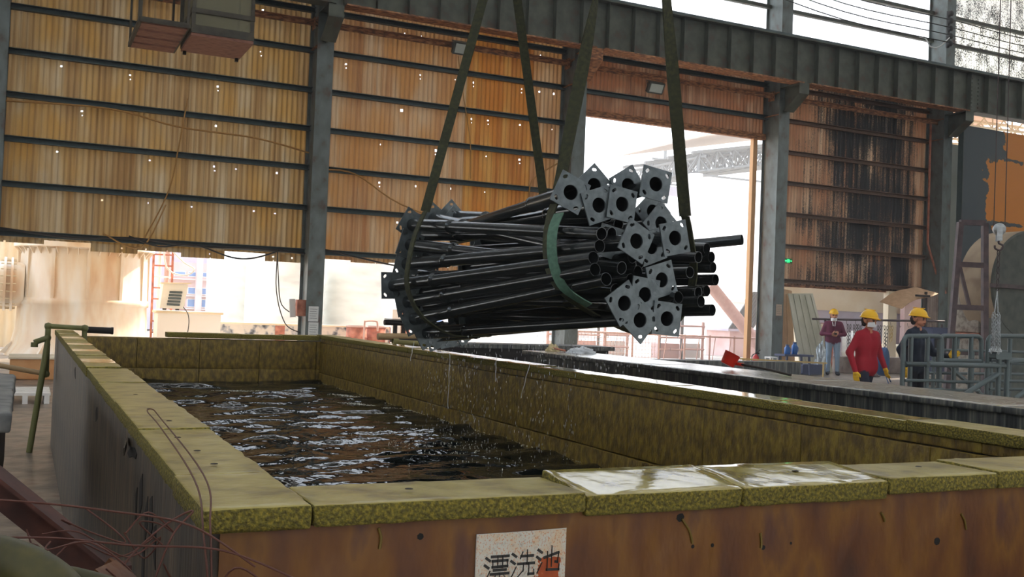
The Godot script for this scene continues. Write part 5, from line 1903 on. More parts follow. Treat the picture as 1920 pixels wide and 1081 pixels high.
	bx(st, 0, 5.9, -2.3, 5.1, -0.2, -0.01)
	build(st, "core", M.girt_steel, o)
	# bent tan roofing sheet below it and ribbed jamb
	o = thing("bent_sheet", "curled tan roofing sheet sticking out beside the brown jamb", "sheet", Vector3(22.25, 1.95, -21.5))
	st = new_st()
	var curl := curve([Vector3(0, 0, 0), Vector3(0.5, 0.28, 0), Vector3(1.2, 0.42, -0.05), Vector3(1.5, 0.5, -0.1)], 6)
	var ca := []
	for p in curl: ca.append(Vector3(0.0, -0.35, 1.0))
	band(st, curl, ca, 0.75, 0.012)
	build(st, "sheet", M.plywood, o)
	st = new_st()
	bx(st, 0.62, 1.15, 0.28, 0.34, 0.3, 0.36)
	build(st, "lath", M.dark_iron, o)
	st = new_st()
	bx(st, 1.2, 1.26, -1.95, 0.44, 0.1, 0.16)
	build(st, "prop", M.dark_iron, o)
	var jamb := structure("trim_1")
	part("ribbed_jamb", corrugated(24.15, 24.72, 0, 2.45, -22.05, 0.1, 0.02, [], 0, 1, 0, 1), M.kerb_concrete, jamb)
	st = new_st()
	bx(st, 23.2, 23.55, 0, 2.4, -22.7, -22.5)
	build(st, "post", M.cream_wall, jamb)
	# scrap and slag on the floor
	var rg := RandomNumberGenerator.new()
	rg.seed = 9
	var lab := ["flat pale slag piece nearest the navy-clad man", "dark slag lump under the crusted block", "broken board on the floor behind the railing", "grey slag lump beside the fan legs", "pale scrap box behind the guard frames", "small slag lump behind the gate latch", "jagged slag piece near the kerb's end", "dark scrap strip on the floor past the fan", "loose slag heap under the trapezoid frame", "pale slag crumb by the maroon-topped man's feet"]
	for k in 10:
		var p: Vector3 = [Vector3(20.0, 0, -18.2), Vector3(18.3, 0, -14.6), Vector3(19.5, 0, -16.6), Vector3(19.6, 0, -17.6), Vector3(18.6, 0, -15.8), Vector3(16.9, 0, -13.2), Vector3(22.0, 0, -19.6), Vector3(21.0, 0, -18.6), Vector3(17.4, 0, -14.6), Vector3(20.2, 0, -20.2)][k]
		part_blob("slag_lump", M.crust_block if k % 2 == 0 else M.frame_iron, lab[k], "slag", p, Vector3(rg.randf_range(0.2, 0.45), rg.randf_range(0.06, 0.2), rg.randf_range(0.15, 0.3)), 80 + k)
	# black machine cabinet and shoes box behind the navy man
	o = thing("dark_cabinet", "small dark machine cabinet behind the man in navy", "cabinet", Vector3(22.6, 0, -20.2))
	st = new_st()
	cbox(st, Vector3(0, 0.7, 0), Vector3(0.8, 1.35, 0.5), 0.04)
	build(st, "body", M.bench_blue, o)
	st = new_st()
	bx(st, -0.3, 0.3, 0.3, 1.2, 0.25, 0.27)
	build(st, "door", M.dark_iron, o)
	# hoist block: pulley, hook, chain and a bunch of galvanised chains
	o = thing("hoist_block", "pale pulley block with hook hanging on two wire ropes", "hoist", Vector3(12.04, 2.74, -9.73), "", -0.75)
	st = new_st()
	lathe(st, [[0.0, -0.05], [0.075, -0.05], [0.085, -0.02], [0.07, 0.0], [0.085, 0.02], [0.075, 0.05], [0.0, 0.05]], 24, Transform3D(Basis(Vector3.RIGHT, PI / 2), Vector3.ZERO))
	build(st, "sheave", M.zinc, o)
	for z in [-0.06, 0.06]:
		st = new_st()
		bx(st, -0.035, 0.035, -0.16, 0.02, z - 0.008, z + 0.008)
		build(st, "cheek_plate", M.zinc, o)
	st = new_st()
	path(st, curve([Vector3(0, -0.15, 0), Vector3(0.0, -0.19, 0), Vector3(0.05, -0.22, 0), Vector3(0.04, -0.27, 0), Vector3(0.0, -0.285, 0), Vector3(-0.045, -0.26, 0), Vector3(-0.05, -0.22, 0)], 5), 0.014, 8)
	build(st, "hook", M.frame_iron, o)
	for x in [-0.07, 0.07]:
		st = new_st()
		tube(st, Vector3(x, 0, 0), Vector3(x * 0.9, 5.5, 0), 0.007, -1, 5)
		build(st, "wire_rope", M.frame_iron, o)
	st = new_st()
	chain(st, Vector3(12.04, 2.46, -9.73), Vector3(12.05, 1.9, -9.74), 0.022)
	single(st, "hook_chain", M.frame_iron, "rusty chain hanging from the hoist hook", "chain")
	st = new_st()
	for k in 4:
		var t := TAU * k / 4
		path(st, [Vector3(12.05, 1.92, -9.74), Vector3(12.052 + cos(t) * 0.03, 1.6, -9.75 + sin(t) * 0.03)], 0.006, 4)
	for k in 11:
		var t := TAU * k / 11
		var rr := 0.055 if k % 2 else 0.03
		chain(st, Vector3(12.052 + cos(t) * 0.045, 1.6 - 0.03 * (k % 3), -9.75 + sin(t) * 0.045), Vector3(12.06 + cos(t) * rr, 1.15 - 0.04 * (k % 4), -9.75 + sin(t) * rr), 0.014)
	single(st, "chain_bunch", M.zinc, "bunch of bright galvanised chains under the hoist hook", "chain")
	part_blob("zinc_clump", M.zinc, "shiny crumpled zinc clump on the latch block", "scrap", Vector3(12.3, 1.05, gz + 0.35), Vector3(0.09, 0.08, 0.07), 95)
	# silver cloth heap near the man in maroon
	part_blob("foil_heap", M.zinc, "silvery tied sack standing beside the man in maroon", "sack", Vector3(19.55, 0, -21.3), Vector3(0.17, 0.85, 0.15), 96)
	# dark boots box on the floor
	solid("dark_crate", "dark low crate on the floor under the bench's end", "crate", M.bench_blue, Vector3(18.75, 0.14, -20.9), Vector3(0.7, 0.26, 0.4), 0.03)

# ---------------------------------------------------------------- sign, drips and things round the tank
func strokes(st: SurfaceTool, list: Array, x: float, y: float, s: float) -> void:
	for q in list:
		var a := Vector3(x + q[0] * s / 100.0, y - q[1] * s / 100.0, 0.0)
		var b := Vector3(x + q[2] * s / 100.0, y - q[3] * s / 100.0, 0.0)
		var d := (b - a).normalized() * s * 0.045
		bar(st, a - d, b + d, 0.0008, s * 0.1) if absf(d.x) > absf(d.y) * 1.2 else bar(st, a - d, b + d, s * 0.1, 0.0008)

func make_tank_sign() -> void:
	var n := field(251, 1.0, 3)
	var face := painted(256, 300, func(x: int, y: int) -> Color:
		var c := rgb(206, 202, 188)
		var warm := n.get_noise_2d(x * 0.02, y * 0.02) + (0.35 - y / 300.0) * 0.8 + (x / 256.0 - 0.5) * 0.5
		c = c.lerp(rgb(214, 186, 150), clampf(warm, 0, 0.8))
		if n.get_noise_2d(x * 0.16, y * 0.11) > 0.33 and y < 130: c = c.lerp(rgb(196, 104, 60), 0.55)
		c = c.lerp(rgb(150, 148, 140), clampf(n.get_noise_2d(x * 0.05 + 50, y * 0.05) * 1.6 - 0.45, 0, 0.5))
		var e := n.get_noise_2d(x * 0.035 + 9, y * 0.035) * 26.0
		if x + e > 172 and x < 238 + e * 0.4 and y + e * 0.3 > 70 and y < 190: c = rgb(182, 84, 34).lerp(rgb(150, 66, 30), clampf(e * 0.02 + 0.4, 0, 1))
		return c)
	var m := plain("sign_face", Color.WHITE, 0.6)
	m.albedo_texture = face
	var o := thing("tank_sign", "weathered white sign with black characters on the tank's rusty front", "sign", Vector3(0.722, 0.964, -1.6135))
	var st := new_st()
	var w := 0.176
	var h := 0.21
	var p := [Vector3(0, -h, 0.0), Vector3(w, -h, 0.0), Vector3(w, 0.002, 0.0), Vector3(0, -0.001, 0.0)]
	for q in [0, 2, 1, 0, 3, 2]:
		st.set_uv(Vector2(p[q].x / w, -p[q].y / h))
		st.add_vertex(p[q] + Vector3(0, 0, 0.003))
	build(st, "printed_face", m, o)
	st = new_st()
	bx(st, 0, w, -h, 0.0, 0.0, 0.0025)
	build(st, "board", M.paper, o)
	var water3 := [[8, 12, 22, 22], [3, 38, 17, 48], [5, 95, 22, 62]]
	var chars := [
		[[30, 8, 98, 8], [34, 24, 94, 24], [34, 24, 34, 46], [94, 24, 94, 46], [34, 46, 94, 46], [54, 8, 54, 46], [74, 8, 74, 46], [40, 58, 88, 58], [28, 72, 100, 72], [64, 72, 64, 99], [45, 80, 34, 95], [82, 80, 94, 95]],
		[[48, 8, 40, 28], [44, 22, 92, 22], [68, 2, 68, 50], [32, 50, 98, 50], [54, 50, 52, 75], [52, 75, 32, 96], [76, 50, 76, 90], [76, 90, 97, 90], [97, 90, 97, 76]],
		[[34, 42, 94, 26], [94, 26, 90, 62], [90, 62, 82, 60], [64, 2, 64, 74], [46, 22, 46, 88], [46, 88, 96, 90], [96, 90, 97, 72]]]
	for k in 3:
		st = new_st()
		strokes(st, water3 + chars[k], 0.016 + k * 0.0505, -0.0365 + k * 0.004, 0.047)
		build(st, "character", M.cable_black, o, Vector3(0, 0, 0.0035))

func make_drips() -> void:
	var dm := plain("water_drop", Color(0.95, 0.97, 1.0, 0.35), 0.05)
	dm.transparency = BaseMaterial3D.TRANSPARENCY_ALPHA
	plain("foam", rgb(196, 196, 184), 0.6)
	var rg := RandomNumberGenerator.new()
	rg.seed = 12
	var ball := SphereMesh.new()
	ball.radius = 0.002
	ball.height = 0.004
	ball.radial_segments = 8
	ball.rings = 4
	var mm := MultiMesh.new()
	mm.transform_format = MultiMesh.TRANSFORM_3D
	mm.mesh = ball
	mm.instance_count = 700
	for i in 700:
		var x := rg.randf_range(2.1, 3.1)
		var z := rg.randf_range(-6.0, -4.35)
		if i % 3 == 0:
			var k := rg.randi_range(0, 5)
			x = [2.28, 2.35, 2.42, 2.6, 2.62, 2.3][k] + rg.randf_range(-0.03, 0.03)
			z = [-5.6, -5.5, -5.55, -5.0, -4.7, -5.9][k] + rg.randf_range(-0.04, 0.04)
		var y := rg.randf_range(0.6, 1.2) if x < 2.64 else rg.randf_range(1.06, 1.28)
		mm.set_instance_transform(i, Transform3D(Basis.from_scale(Vector3(0.7, rg.randf_range(2.0, 5.5), 0.7)), Vector3(x, y, z)))
	var o := MultiMeshInstance3D.new()
	o.name = "falling_drops"
	o.multimesh = mm
	o.material_override = dm
	add_child(o)
	tag(o, "water drops falling from the bundle into the tank", "water", "", "stuff")
	# trickles still joined to the steel
	var tr := [[Vector3(2.19, 1.14, -5.95), Vector3(2.17, 1.02, -5.95), "thin water trickle under the squared far plate"], [Vector3(2.5, 1.1, -5.4), Vector3(2.5, 0.94, -5.4), "thin water trickle under the middle of the bundle"], [Vector3(2.62, 1.06, -5.2), Vector3(2.58, 0.86, -5.22), "slanting water trickle under the bundle's belly"], [Vector3(2.33, 1.08, -5.7), Vector3(2.33, 0.75, -5.7), "long water trickle near the far sling"]]
	for t in tr:
		var st := new_st()
		var pts := []
		for i in 9: pts.append((t[0] as Vector3).lerp(t[1], i / 8.0) + Vector3(sin(i * 1.7) * 0.002, 0, 0))
		path(st, pts, 0.0022, 5)
		single(st, "water_trickle", dm, t[2], "water", Vector3.ZERO, "trickles under the bundle")
	# splashes and froth on the water
	var bub := SphereMesh.new()
	bub.radius = 0.004
	bub.height = 0.008
	bub.radial_segments = 8
	bub.rings = 4
	mm = MultiMesh.new()
	mm.transform_format = MultiMesh.TRANSFORM_3D
	mm.mesh = bub
	var places := []
	var lines := [[Vector2(2.45, -8.6), Vector2(2.66, -8.0)], [Vector2(2.3, -7.9), Vector2(2.66, -7.2)], [Vector2(2.35, -7.0), Vector2(2.6, -6.75)], [Vector2(1.3, -8.9), Vector2(2.2, -8.85)]]
	for l in lines:
		for i in 420:
			var p: Vector2 = l[0].lerp(l[1], rg.randf()) + Vector2(rg.randfn(0, 0.03), rg.randfn(0, 0.035))
			if p.x < 2.665: places.append([p, rg.randf_range(0.6, 1.4), 0.4])
	for i in 260:
		places.append([Vector2(2.664 - absf(rg.randfn(0, 0.012)), rg.randf_range(-9.8, -3.2)), rg.randf_range(0.5, 1.2), 0.4])
	for i in 420:
		places.append([Vector2(rg.randfn(2.2, 0.22), rg.randfn(-5.45, 0.4)), rg.randf_range(0.3, 0.8), rg.randf_range(0.8, 2.6)])
	mm.instance_count = places.size()
	for i in places.size():
		var p: Array = places[i]
		mm.set_instance_transform(i, Transform3D(Basis.from_scale(Vector3(p[1], p[1] * p[2], p[1])), Vector3(minf(p[0].x, 2.664), WATER + 0.002, p[0].y)))
	o = MultiMeshInstance3D.new()
	o.name = "water_froth"
	o.multimesh = mm
	o.material_override = M.foam
	add_child(o)
	tag(o, "pale froth and splash beads floating on the dark water", "froth", "", "stuff")

func make_left_side() -> void:
	worn("bench_stone", noise_tex(261, 0.02, [rgb(70, 72, 72), rgb(112, 112, 110), rgb(140, 138, 132)], [], 5, 256), Vector3(1.5, 1.5, 1.5), 0.6)
	plain("pvc_green", rgb(106, 108, 62), 0.5)
	worn("scrap_rust", noise_tex(262, 0.02, [rgb(38, 24, 20), rgb(70, 40, 32), rgb(98, 56, 42)], [], 5, 256), Vector3(2, 2, 2), 0.75, 0.0)
	plain("wire_copper", rgb(88, 48, 36), 0.6, 0.0)
	worn("hose_olive", noise_tex(263, 0.03, [rgb(46, 44, 16), rgb(64, 60, 22), rgb(82, 76, 32)], [], 4, 256), Vector3(4, 4, 4), 0.5)
	plain("peeled_dark", rgb(26, 24, 22), 0.8)
	worn("orange_plinth", noise_tex(264, 0.01, [rgb(204, 140, 84), rgb(224, 170, 116)], [], 4, 256), Vector3(1, 1, 1), 0.7)
	# dark slab table at the picture's edge
	var o := thing("stone_table", "dark slab table with grey stone top at the picture's edge", "table", Vector3(-0.36, 0, -4.6))
	part("top", rough_box(-0.35, 0.34, 0.89, 0.955, -0.9, 0.9, 0.12, 0.01, 81, 0.01), M.bench_stone, o)
	var st := new_st()
	bx(st, -0.33, 0.31, 0.55, 0.89, -0.88, 0.88)
	build(st, "box", M.dark_iron, o)
	for z in [-0.8, 0.8]:
		for x in [-0.28, 0.2]:
			st = new_st()
			bx(st, x - 0.04, x + 0.04, 0, 0.55, z - 0.04, z + 0.04)
			build(st, "leg", M.dark_iron, o)
	# olive plastic pipework over the tank's far corner
	o = thing("olive_pipework", "olive plastic pipes and elbows hooked over the tank's far corner", "pipe", Vector3(0.2, 0, -9.6))
	var fit := func(p: Vector3, r: float) -> void:
		var s2 := new_st()
		lathe(s2, [[0.0, -r], [r * 0.8, -r * 0.7], [r, 0], [r * 0.8, r * 0.7], [0.0, r]], 12, Transform3D(Basis(), p))
		build(s2, "elbow", M.pvc_green, o)
	st = new_st()
	tube(st, Vector3(0.0, 1.07, 0), Vector3(0.29, 1.06, 0), 0.022, -1, 10)
	build(st, "pipe", M.pvc_green, o)
	st = new_st()
	tube(st, Vector3(0.0, 1.07, 0), Vector3(0.0, 0.66, 0), 0.024, -1, 10)
	build(st, "pipe", M.pvc_green, o)
	st = new_st()
	tube(st, Vector3(0.29, 1.06, 0), Vector3(0.29, 0.9, 0), 0.022, -1, 10)
	build(st, "pipe", M.pvc_green, o)
	st = new_st()
	tube(st, Vector3(0.0, 0.66, 0), Vector3(-0.42, 0.74, 0), 0.022, -1, 10)
	tube(st, Vector3(-0.42, 0.74, 0), Vector3(-0.42, 0.0, 0), 0.022, -1, 10)
	build(st, "pipe", M.pvc_tan, o)
	st = new_st()
	tube(st, Vector3(0.0, 0.92, 0.02), Vector3(-0.1, 0.0, 0.06), 0.026, -1, 10)
	build(st, "prop", M.pvc_green, o)
	st = new_st()
	tube(st, Vector3(0.0, 0.97, 0), Vector3(-0.1, 0.93, 0.03), 0.024, -1, 10)
	tube(st, Vector3(-0.1, 0.93, 0.03), Vector3(-0.1, 0.89, 0.03), 0.03, -1, 10)
	build(st, "stub", M.pvc_green, o)
	fit.call(Vector3(0, 1.07, 0), 0.032)
	fit.call(Vector3(0.29, 1.06, 0), 0.032)
	fit.call(Vector3(0, 0.66, 0), 0.032)
	fit.call(Vector3(0, 0.97, 0), 0.03)
	st = new_st()
	tube(st, Vector3(0.5, 1.035, -10.02), Vector3(0.74, 1.03, -10.02), 0.03, -1, 12)
	tube(st, Vector3(0.735, 1.03, -10.02), Vector3(0.755, 1.03, -10.02), 0.033, -1, 12)
	single(st, "rubber_roll", M.peeled_dark, "short dark rubber roll on the tank's far rim", "roll")
	# things on the floor behind
	o = thing("orange_plinth", "low orange-brown plinth on the floor in front of the cream vessel", "plinth", Vector3(0.15, 0, -18.0))
	part("block", rough_box(-0.3, 0.45, 0.0, 0.32, -0.5, 0.5, 0.25, 0.01, 82, 0.02), M.orange_plinth, o)
	st = new_st()
	bx(st, -0.32, 0.47, 0.32, 0.345, -0.52, 0.52)
	build(st, "cap", M.cream_wall, o)
	o = thing("white_pallet", "flat white pallet on the floor beside the tank's far corner", "pallet", Vector3(0.05, 0, -14.2))
	for k in 4:
		st = new_st()
		bx(st, -0.25, 0.3, 0.1, 0.13, -0.45 + k * 0.25, -0.25 + k * 0.25)
		build(st, "board", M.white_paint, o)
	st = new_st()
	for x in [-0.22, 0.02, 0.26]: bx(st, x - 0.03, x + 0.03, 0, 0.1, -0.45, 0.5)
	build(st, "runner", M.white_paint, o)
	# peeling flakes on the tank's side
	var tank := get_node("rinsing_tank")
	var fl := [[[-2.96, 0.925], [-2.86, 0.955], [-2.78, 0.963], [-2.72, 0.955], [-2.74, 0.94], [-2.82, 0.935], [-2.9, 0.92]], [[-2.62, 0.9], [-2.57, 0.93], [-2.55, 0.86], [-2.6, 0.82]], [[-2.48, 0.86], [-2.44, 0.9], [-2.42, 0.84], [-2.46, 0.79]], [[-2.4, 0.9], [-2.36, 0.915], [-2.33, 0.85], [-2.38, 0.81]], [[-2.3, 0.86], [-2.27, 0.87], [-2.25, 0.78], [-2.29, 0.8]], [[-2.5, 0.76], [-2.46, 0.79], [-2.44, 0.7], [-2.49, 0.7]], [[-2.7, 0.86], [-2.67, 0.88], [-2.66, 0.8], [-2.69, 0.79]], [[-4.3, 0.9], [-4.24, 0.92], [-4.2, 0.88], [-4.27, 0.86]], [[-6.2, 0.93], [-6.1, 0.95], [-6.05, 0.89], [-6.15, 0.9]]]
	for f in fl:
		var poly := PackedVector2Array()
		for q in f: poly.append(Vector2(q[0], q[1]))
		st = new_st()
		prism(st, poly, Transform3D(Basis(Vector3(0, 0, 1), Vector3(0, 1, 0), Vector3(-1, 0, 0)), Vector3(0.276, 0, 0)), 0.003)
		build(st, "peeled_patch", M.peeled_dark, tank)
	st = new_st()
	band(st, curve([Vector3(0.268, 0.955, -2.98), Vector3(0.262, 0.96, -2.88), Vector3(0.25, 0.95, -2.8)], 4), [Vector3.UP, Vector3.UP, Vector3.UP, Vector3.UP, Vector3.UP, Vector3.UP, Vector3.UP, Vector3.UP, Vector3.UP], 0.02, 0.004)
	build(st, "peeling_curl", M.resin_side, tank)
	# copper wires, hose and scrap in the near corner
	st = new_st()
	bx(st, -0.7, 0.2, 0.0, 0.84, -2.0, -1.25)
	var base := single(st, "scrap_bin", M.scrap_rust, "rusty scrap bin under the tangled wires in the near corner", "bin")
	st = new_st()
	for q in [[-0.7, 0.2, -2.02, -1.98], [-0.7, 0.2, -1.27, -1.23]]: bx(st, q[0], q[1], 0.82, 0.86, q[2], q[3])
	build(st, "lip", M.scrap_rust, base)
	o = thing("rusty_beam", "flat rusty brown beam slanting down in the near corner", "beam", Vector3.ZERO)
	st = new_st()
	bar(st, Vector3(-0.12, 1.14, -1.74), Vector3(0.15, 0.91, -1.68), 0.025, 0.045)
	build(st, "bar", M.scrap_rust, o)
	st = new_st()
	bar(st, Vector3(-0.12, 1.162, -1.72), Vector3(0.15, 0.932, -1.66), 0.045, 0.006)
	build(st, "flange", M.scrap_rust, o)
	st = new_st()
	bar(st, Vector3(0.11, 1.0, -1.42), Vector3(0.2, 0.93, -1.36), 0.05, 0.006)
	bar(st, Vector3(0.105, 0.985, -1.45), Vector3(0.19, 0.91, -1.40), 0.006, 0.05)
	single(st, "angle_iron", M.rust_face, "short red-brown angle iron leaning against the tank's corner", "angle")
	st = new_st()
	path(st, curve([Vector3(-0.2, 1.02, -1.34), Vector3(-0.06, 1.04, -1.34), Vector3(0.02, 1.028, -1.3), Vector3(0.065, 0.99, -1.25), Vector3(0.08, 0.94, -1.2), Vector3(0.06, 0.85, -1.2)], 6), 0.03, 14)
	single(st, "olive_hose", M.hose_olive, "thick olive hose curling across the near corner", "hose")
	st = new_st()
	path(st, curve([Vector3(-0.1, 1.02, -1.4), Vector3(0.05, 1.01, -1.36), Vector3(0.16, 0.985, -1.3), Vector3(0.26, 0.96, -1.26)], 6), 0.012, 8)
	single(st, "thin_hose", M.hose_olive, "thinner olive hose running along beside the thick one", "hose")
	var wires := [
		[[Vector3(0.25, 0.9, -1.42), Vector3(0.24, 1.02, -1.46), Vector3(0.268, 1.052, -1.75), Vector3(0.3, 1.05, -2.5), Vector3(0.305, 1.052, -2.82), Vector3(0.32, 1.055, -2.84), Vector3(0.322, 1.05, -2.7), Vector3(0.29, 1.052, -1.8), Vector3(0.25, 1.03, -1.47), Vector3(0.25, 0.92, -1.43)], "long copper wire hairpin lying along the mossy rim"],
		[[Vector3(-0.2, 1.075, -1.6), Vector3(0.0, 1.065, -1.55), Vector3(0.12, 1.055, -1.5), Vector3(0.22, 1.04, -1.45), Vector3(0.3, 0.99, -1.4)], "copper wire stretched across the near corner at the top"],
		[[Vector3(-0.2, 1.03, -1.5), Vector3(0.02, 1.025, -1.5), Vector3(0.15, 1.015, -1.46), Vector3(0.26, 1.01, -1.42), Vector3(0.36, 0.97, -1.38)], "copper wire crossing below the top one in the near corner"],
		[[Vector3(0.17, 0.95, -1.45), Vector3(0.2, 1.02, -1.48), Vector3(0.23, 1.05, -1.5), Vector3(0.19, 1.03, -1.5), Vector3(0.14, 0.99, -1.47), Vector3(0.13, 0.96, -1.44)], "tangled copper wire curl against the tank's side"],
		[[Vector3(0.24, 0.9, -1.44), Vector3(0.28, 0.98, -1.44), Vector3(0.34, 0.94, -1.4), Vector3(0.4, 0.88, -1.36)], "copper wire slanting down past the tank's corner"],
	]
	for w in wires:
		st = new_st()
		path(st, curve(w[0], 7), 0.0016, 5)
		single(st, "copper_wire", M.wire_copper, w[1], "wire", Vector3.ZERO, "loose copper wires")
	var rw := RandomNumberGenerator.new()
	rw.seed = 44
	for k in 9:
		var pts := []
		var p := Vector3(rw.randf_range(-0.06, 0.2), rw.randf_range(0.93, 1.03), rw.randf_range(-1.62, -1.42))
		for i in 6:
			pts.append(p)
			p += Vector3(rw.randf_range(-0.05, 0.075), rw.randf_range(-0.045, 0.04), rw.randf_range(-0.04, 0.04))
			p.x = minf(p.x, 0.235)
		st = new_st()
		path(st, curve(pts, 6), 0.0013, 5)
		single(st, "copper_wire", M.wire_copper, "short tangled copper wire strand among the scrap in the near corner", "wire", Vector3.ZERO, "loose copper wires")

func make_front_marks() -> void:
	# chips, drips and the lap of coating on the tank's rusty front
	var tank := get_node("rinsing_tank")
	plain("drip_olive", rgb(112, 92, 34), 0.5)
	var spots := [[1.147, 0.972, 0.009], [1.178, 0.914, 0.004], [1.224, 0.913, 0.004], [1.35, 0.9, 0.005], [1.83, 0.885, 0.009], [1.42, 0.905, 0.003], [0.62, 0.965, 0.006]]
	for s in spots:
		var st := new_st()
		var poly := PackedVector2Array()
		for i in 7: poly.append(Vector2.from_angle(TAU * i / 7) * s[2] * (0.7 + 0.45 * absf(sin(i * 2.7 + s[0] * 9.0))))
		prism(st, poly, Transform3D(Basis(), Vector3(s[0], s[1], -1.6155)), 0.0012)
		build(st, "chip", M.peeled_dark, tank)
	for d in [[Vector3(1.15, 0.968, -1.613), Vector3(1.168, 0.945, -1.613), Vector3(1.176, 0.92, -1.613)], [Vector3(0.545, 0.985, -1.613), Vector3(0.55, 0.968, -1.613), Vector3(0.548, 0.95, -1.613)], [Vector3(1.34, 0.93, -1.613), Vector3(1.343, 0.91, -1.613), Vector3(1.342, 0.9, -1.613)], [Vector3(1.66, 0.955, -1.613), Vector3(1.668, 0.945, -1.613), Vector3(1.672, 0.935, -1.613)], [Vector3(1.9, 0.94, -1.613), Vector3(1.912, 0.925, -1.613), Vector3(1.918, 0.905, -1.613)]]:
		var st := new_st()
		path(st, curve(d, 4), 0.0024, 6)
		build(st, "drip", M.drip_olive, tank)

# ---------------------------------------------------------------- people
# bones: [a, b, radius a, radius b, colour]; meshed as surface nets
func flesh(st: SurfaceTool, bones: Array, cell: float, k: float) -> void:
	var lo := Vector3.ONE * 99
	var hi := -lo
	for b in bones:
		var r := maxf(b[2], b[3])
		for q in 2:
			lo = lo.min(b[q] - Vector3.ONE * r)
			hi = hi.max(b[q] + Vector3.ONE * r)
	lo -= Vector3.ONE * cell * 3
	hi += Vector3.ONE * cell * 3
	var nx := int((hi.x - lo.x) / cell) + 2
	var ny := int((hi.y - lo.y) / cell) + 2
	var nz := int((hi.z - lo.z) / cell) + 2
	var d := PackedFloat32Array()
	d.resize(nx * ny * nz)
	d.fill(1.0)
	var raw := d.duplicate()
	var ci := PackedInt32Array()
	ci.resize(d.size())
	for bi in bones.size():
		var b: Array = bones[bi]
		var a: Vector3 = b[0]
		var ab: Vector3 = b[1] - a
		var l2 := maxf(ab.length_squared(), 1e-9)
		var r := maxf(b[2], b[3]) + cell * 2 + k
		var l := ((a.min(b[1]) - Vector3.ONE * r - lo) / cell).floor()
		var h := ((a.max(b[1]) + Vector3.ONE * r - lo) / cell).ceil()
		for z in range(maxi(0, int(l.z)), mini(nz, int(h.z) + 1)):
			for y in range(maxi(0, int(l.y)), mini(ny, int(h.y) + 1)):
				var row := (z * ny + y) * nx
				for x in range(maxi(0, int(l.x)), mini(nx, int(h.x) + 1)):
					var p := lo + Vector3(x, y, z) * cell - a
					var t := clampf(p.dot(ab) / l2, 0, 1)
					var e := (p - ab * t).length() - lerpf(b[2], b[3], t)
					var i := row + x
					var o := d[i]
					var m := maxf(k - absf(o - e), 0.0)
					d[i] = minf(o, e) - m * m / (4.0 * k)
					if e < raw[i]:
						raw[i] = e
						ci[i] = bi
	var ids := PackedInt32Array()
	ids.resize(d.size())
	ids.fill(-1)
	var verts := PackedVector3Array()
	var cols := PackedColorArray()
	var off := [0, 1, nx, nx + 1, nx * ny, nx * ny + 1, nx * ny + nx, nx * ny + nx + 1]
	var edges := [[0, 1], [2, 3], [4, 5], [6, 7], [0, 2], [1, 3], [4, 6], [5, 7], [0, 4], [1, 5], [2, 6], [3, 7]]
	for z in nz - 1:
		for y in ny - 1:
			for x in nx - 1:
				var i := (z * ny + y) * nx + x
				var neg := 0
				for q in 8:
					if d[i + off[q]] < 0: neg += 1
				if neg == 0 or neg == 8: continue
				var sum := Vector3.ZERO
				var n := 0
				for e in edges:
					var da: float = d[i + off[e[0]]]
					var db: float = d[i + off[e[1]]]
					if (da < 0) != (db < 0):
						var t := da / (da - db)
						var pa := Vector3(e[0] & 1, (e[0] >> 1) & 1, e[0] >> 2)
						var pb := Vector3(e[1] & 1, (e[1] >> 1) & 1, e[1] >> 2)
						sum += pa.lerp(pb, t)
						n += 1
				ids[i] = verts.size()
				verts.append(lo + (Vector3(x, y, z) + sum / n) * cell)
				var best := 9.0
				var bc := 0
				for q in 8:
					var f: float = absf(raw[i + off[q]])
					if f < best:
						best = f
						bc = ci[i + off[q]]
				cols.append((bones[bc][4] as Color).srgb_to_linear())
	st.set_smooth_group(0)
	var step := [1, nx, nx * ny]
	for z in range(1, nz - 1):
		for y in range(1, ny - 1):
			for x in range(1, nx - 1):
				var i := (z * ny + y) * nx + x
				for ax in 3:
					var j: int = i + step[ax]
					if (d[i] < 0) == (d[j] < 0): continue
					var u: int = step[(ax + 1) % 3]
					var v: int = step[(ax + 2) % 3]
					var q := [ids[i - u - v], ids[i - v], ids[i], ids[i - u]]
					if q.has(-1): continue
					if d[i] >= 0: q.reverse()
					for w in [0, 2, 1, 0, 3, 2]:
						st.set_color(cols[q[w]])
						st.add_vertex(verts[q[w]])

func hand_bones(wrist: Vector3, along: Vector3, across: Vector3, c: Color, curl: float, scale := 1.0) -> Array:
	# along: towards the fingertips; across: from little finger to thumb side
	along = along.normalized()
	across = (across - along * across.dot(along)).normalized()
	var inward := along.cross(across)
	var s := scale
	var out := [[wrist, wrist + along * 0.03 * s, 0.03 * s, 0.034 * s, c]]
	for f in 4:
		var x := (f - 1.5) * 0.021 * s
		var root := wrist + along * 0.085 * s + across * x
		out.append([wrist + along * 0.03 * s + across * x * 0.7, root, 0.017 * s, 0.013 * s, c])
		var len: float = [0.058, 0.072, 0.078, 0.07][f] * s
		var d1 := along.rotated(across, curl * 0.6)
		var d2 := along.rotated(across, curl * 1.7)
		var mid := root + d1 * len * 0.55
		out.append([root, mid, 0.0105 * s, 0.0098 * s, c])
		out.append([mid, mid + d2 * len * 0.5, 0.0098 * s, 0.0085 * s, c])
	var tb := wrist + along * 0.03 * s + across * 0.03 * s
	var td := (along + across * 0.9).normalized()
	out.append([tb, tb + td * 0.04 * s, 0.014 * s, 0.012 * s, c])
	out.append([tb + td * 0.04 * s, tb + td * 0.04 * s + (along * 0.9 + across * 0.2 + inward * 0.3).normalized() * 0.032 * s, 0.012 * s, 0.0095 * s, c])
	return out

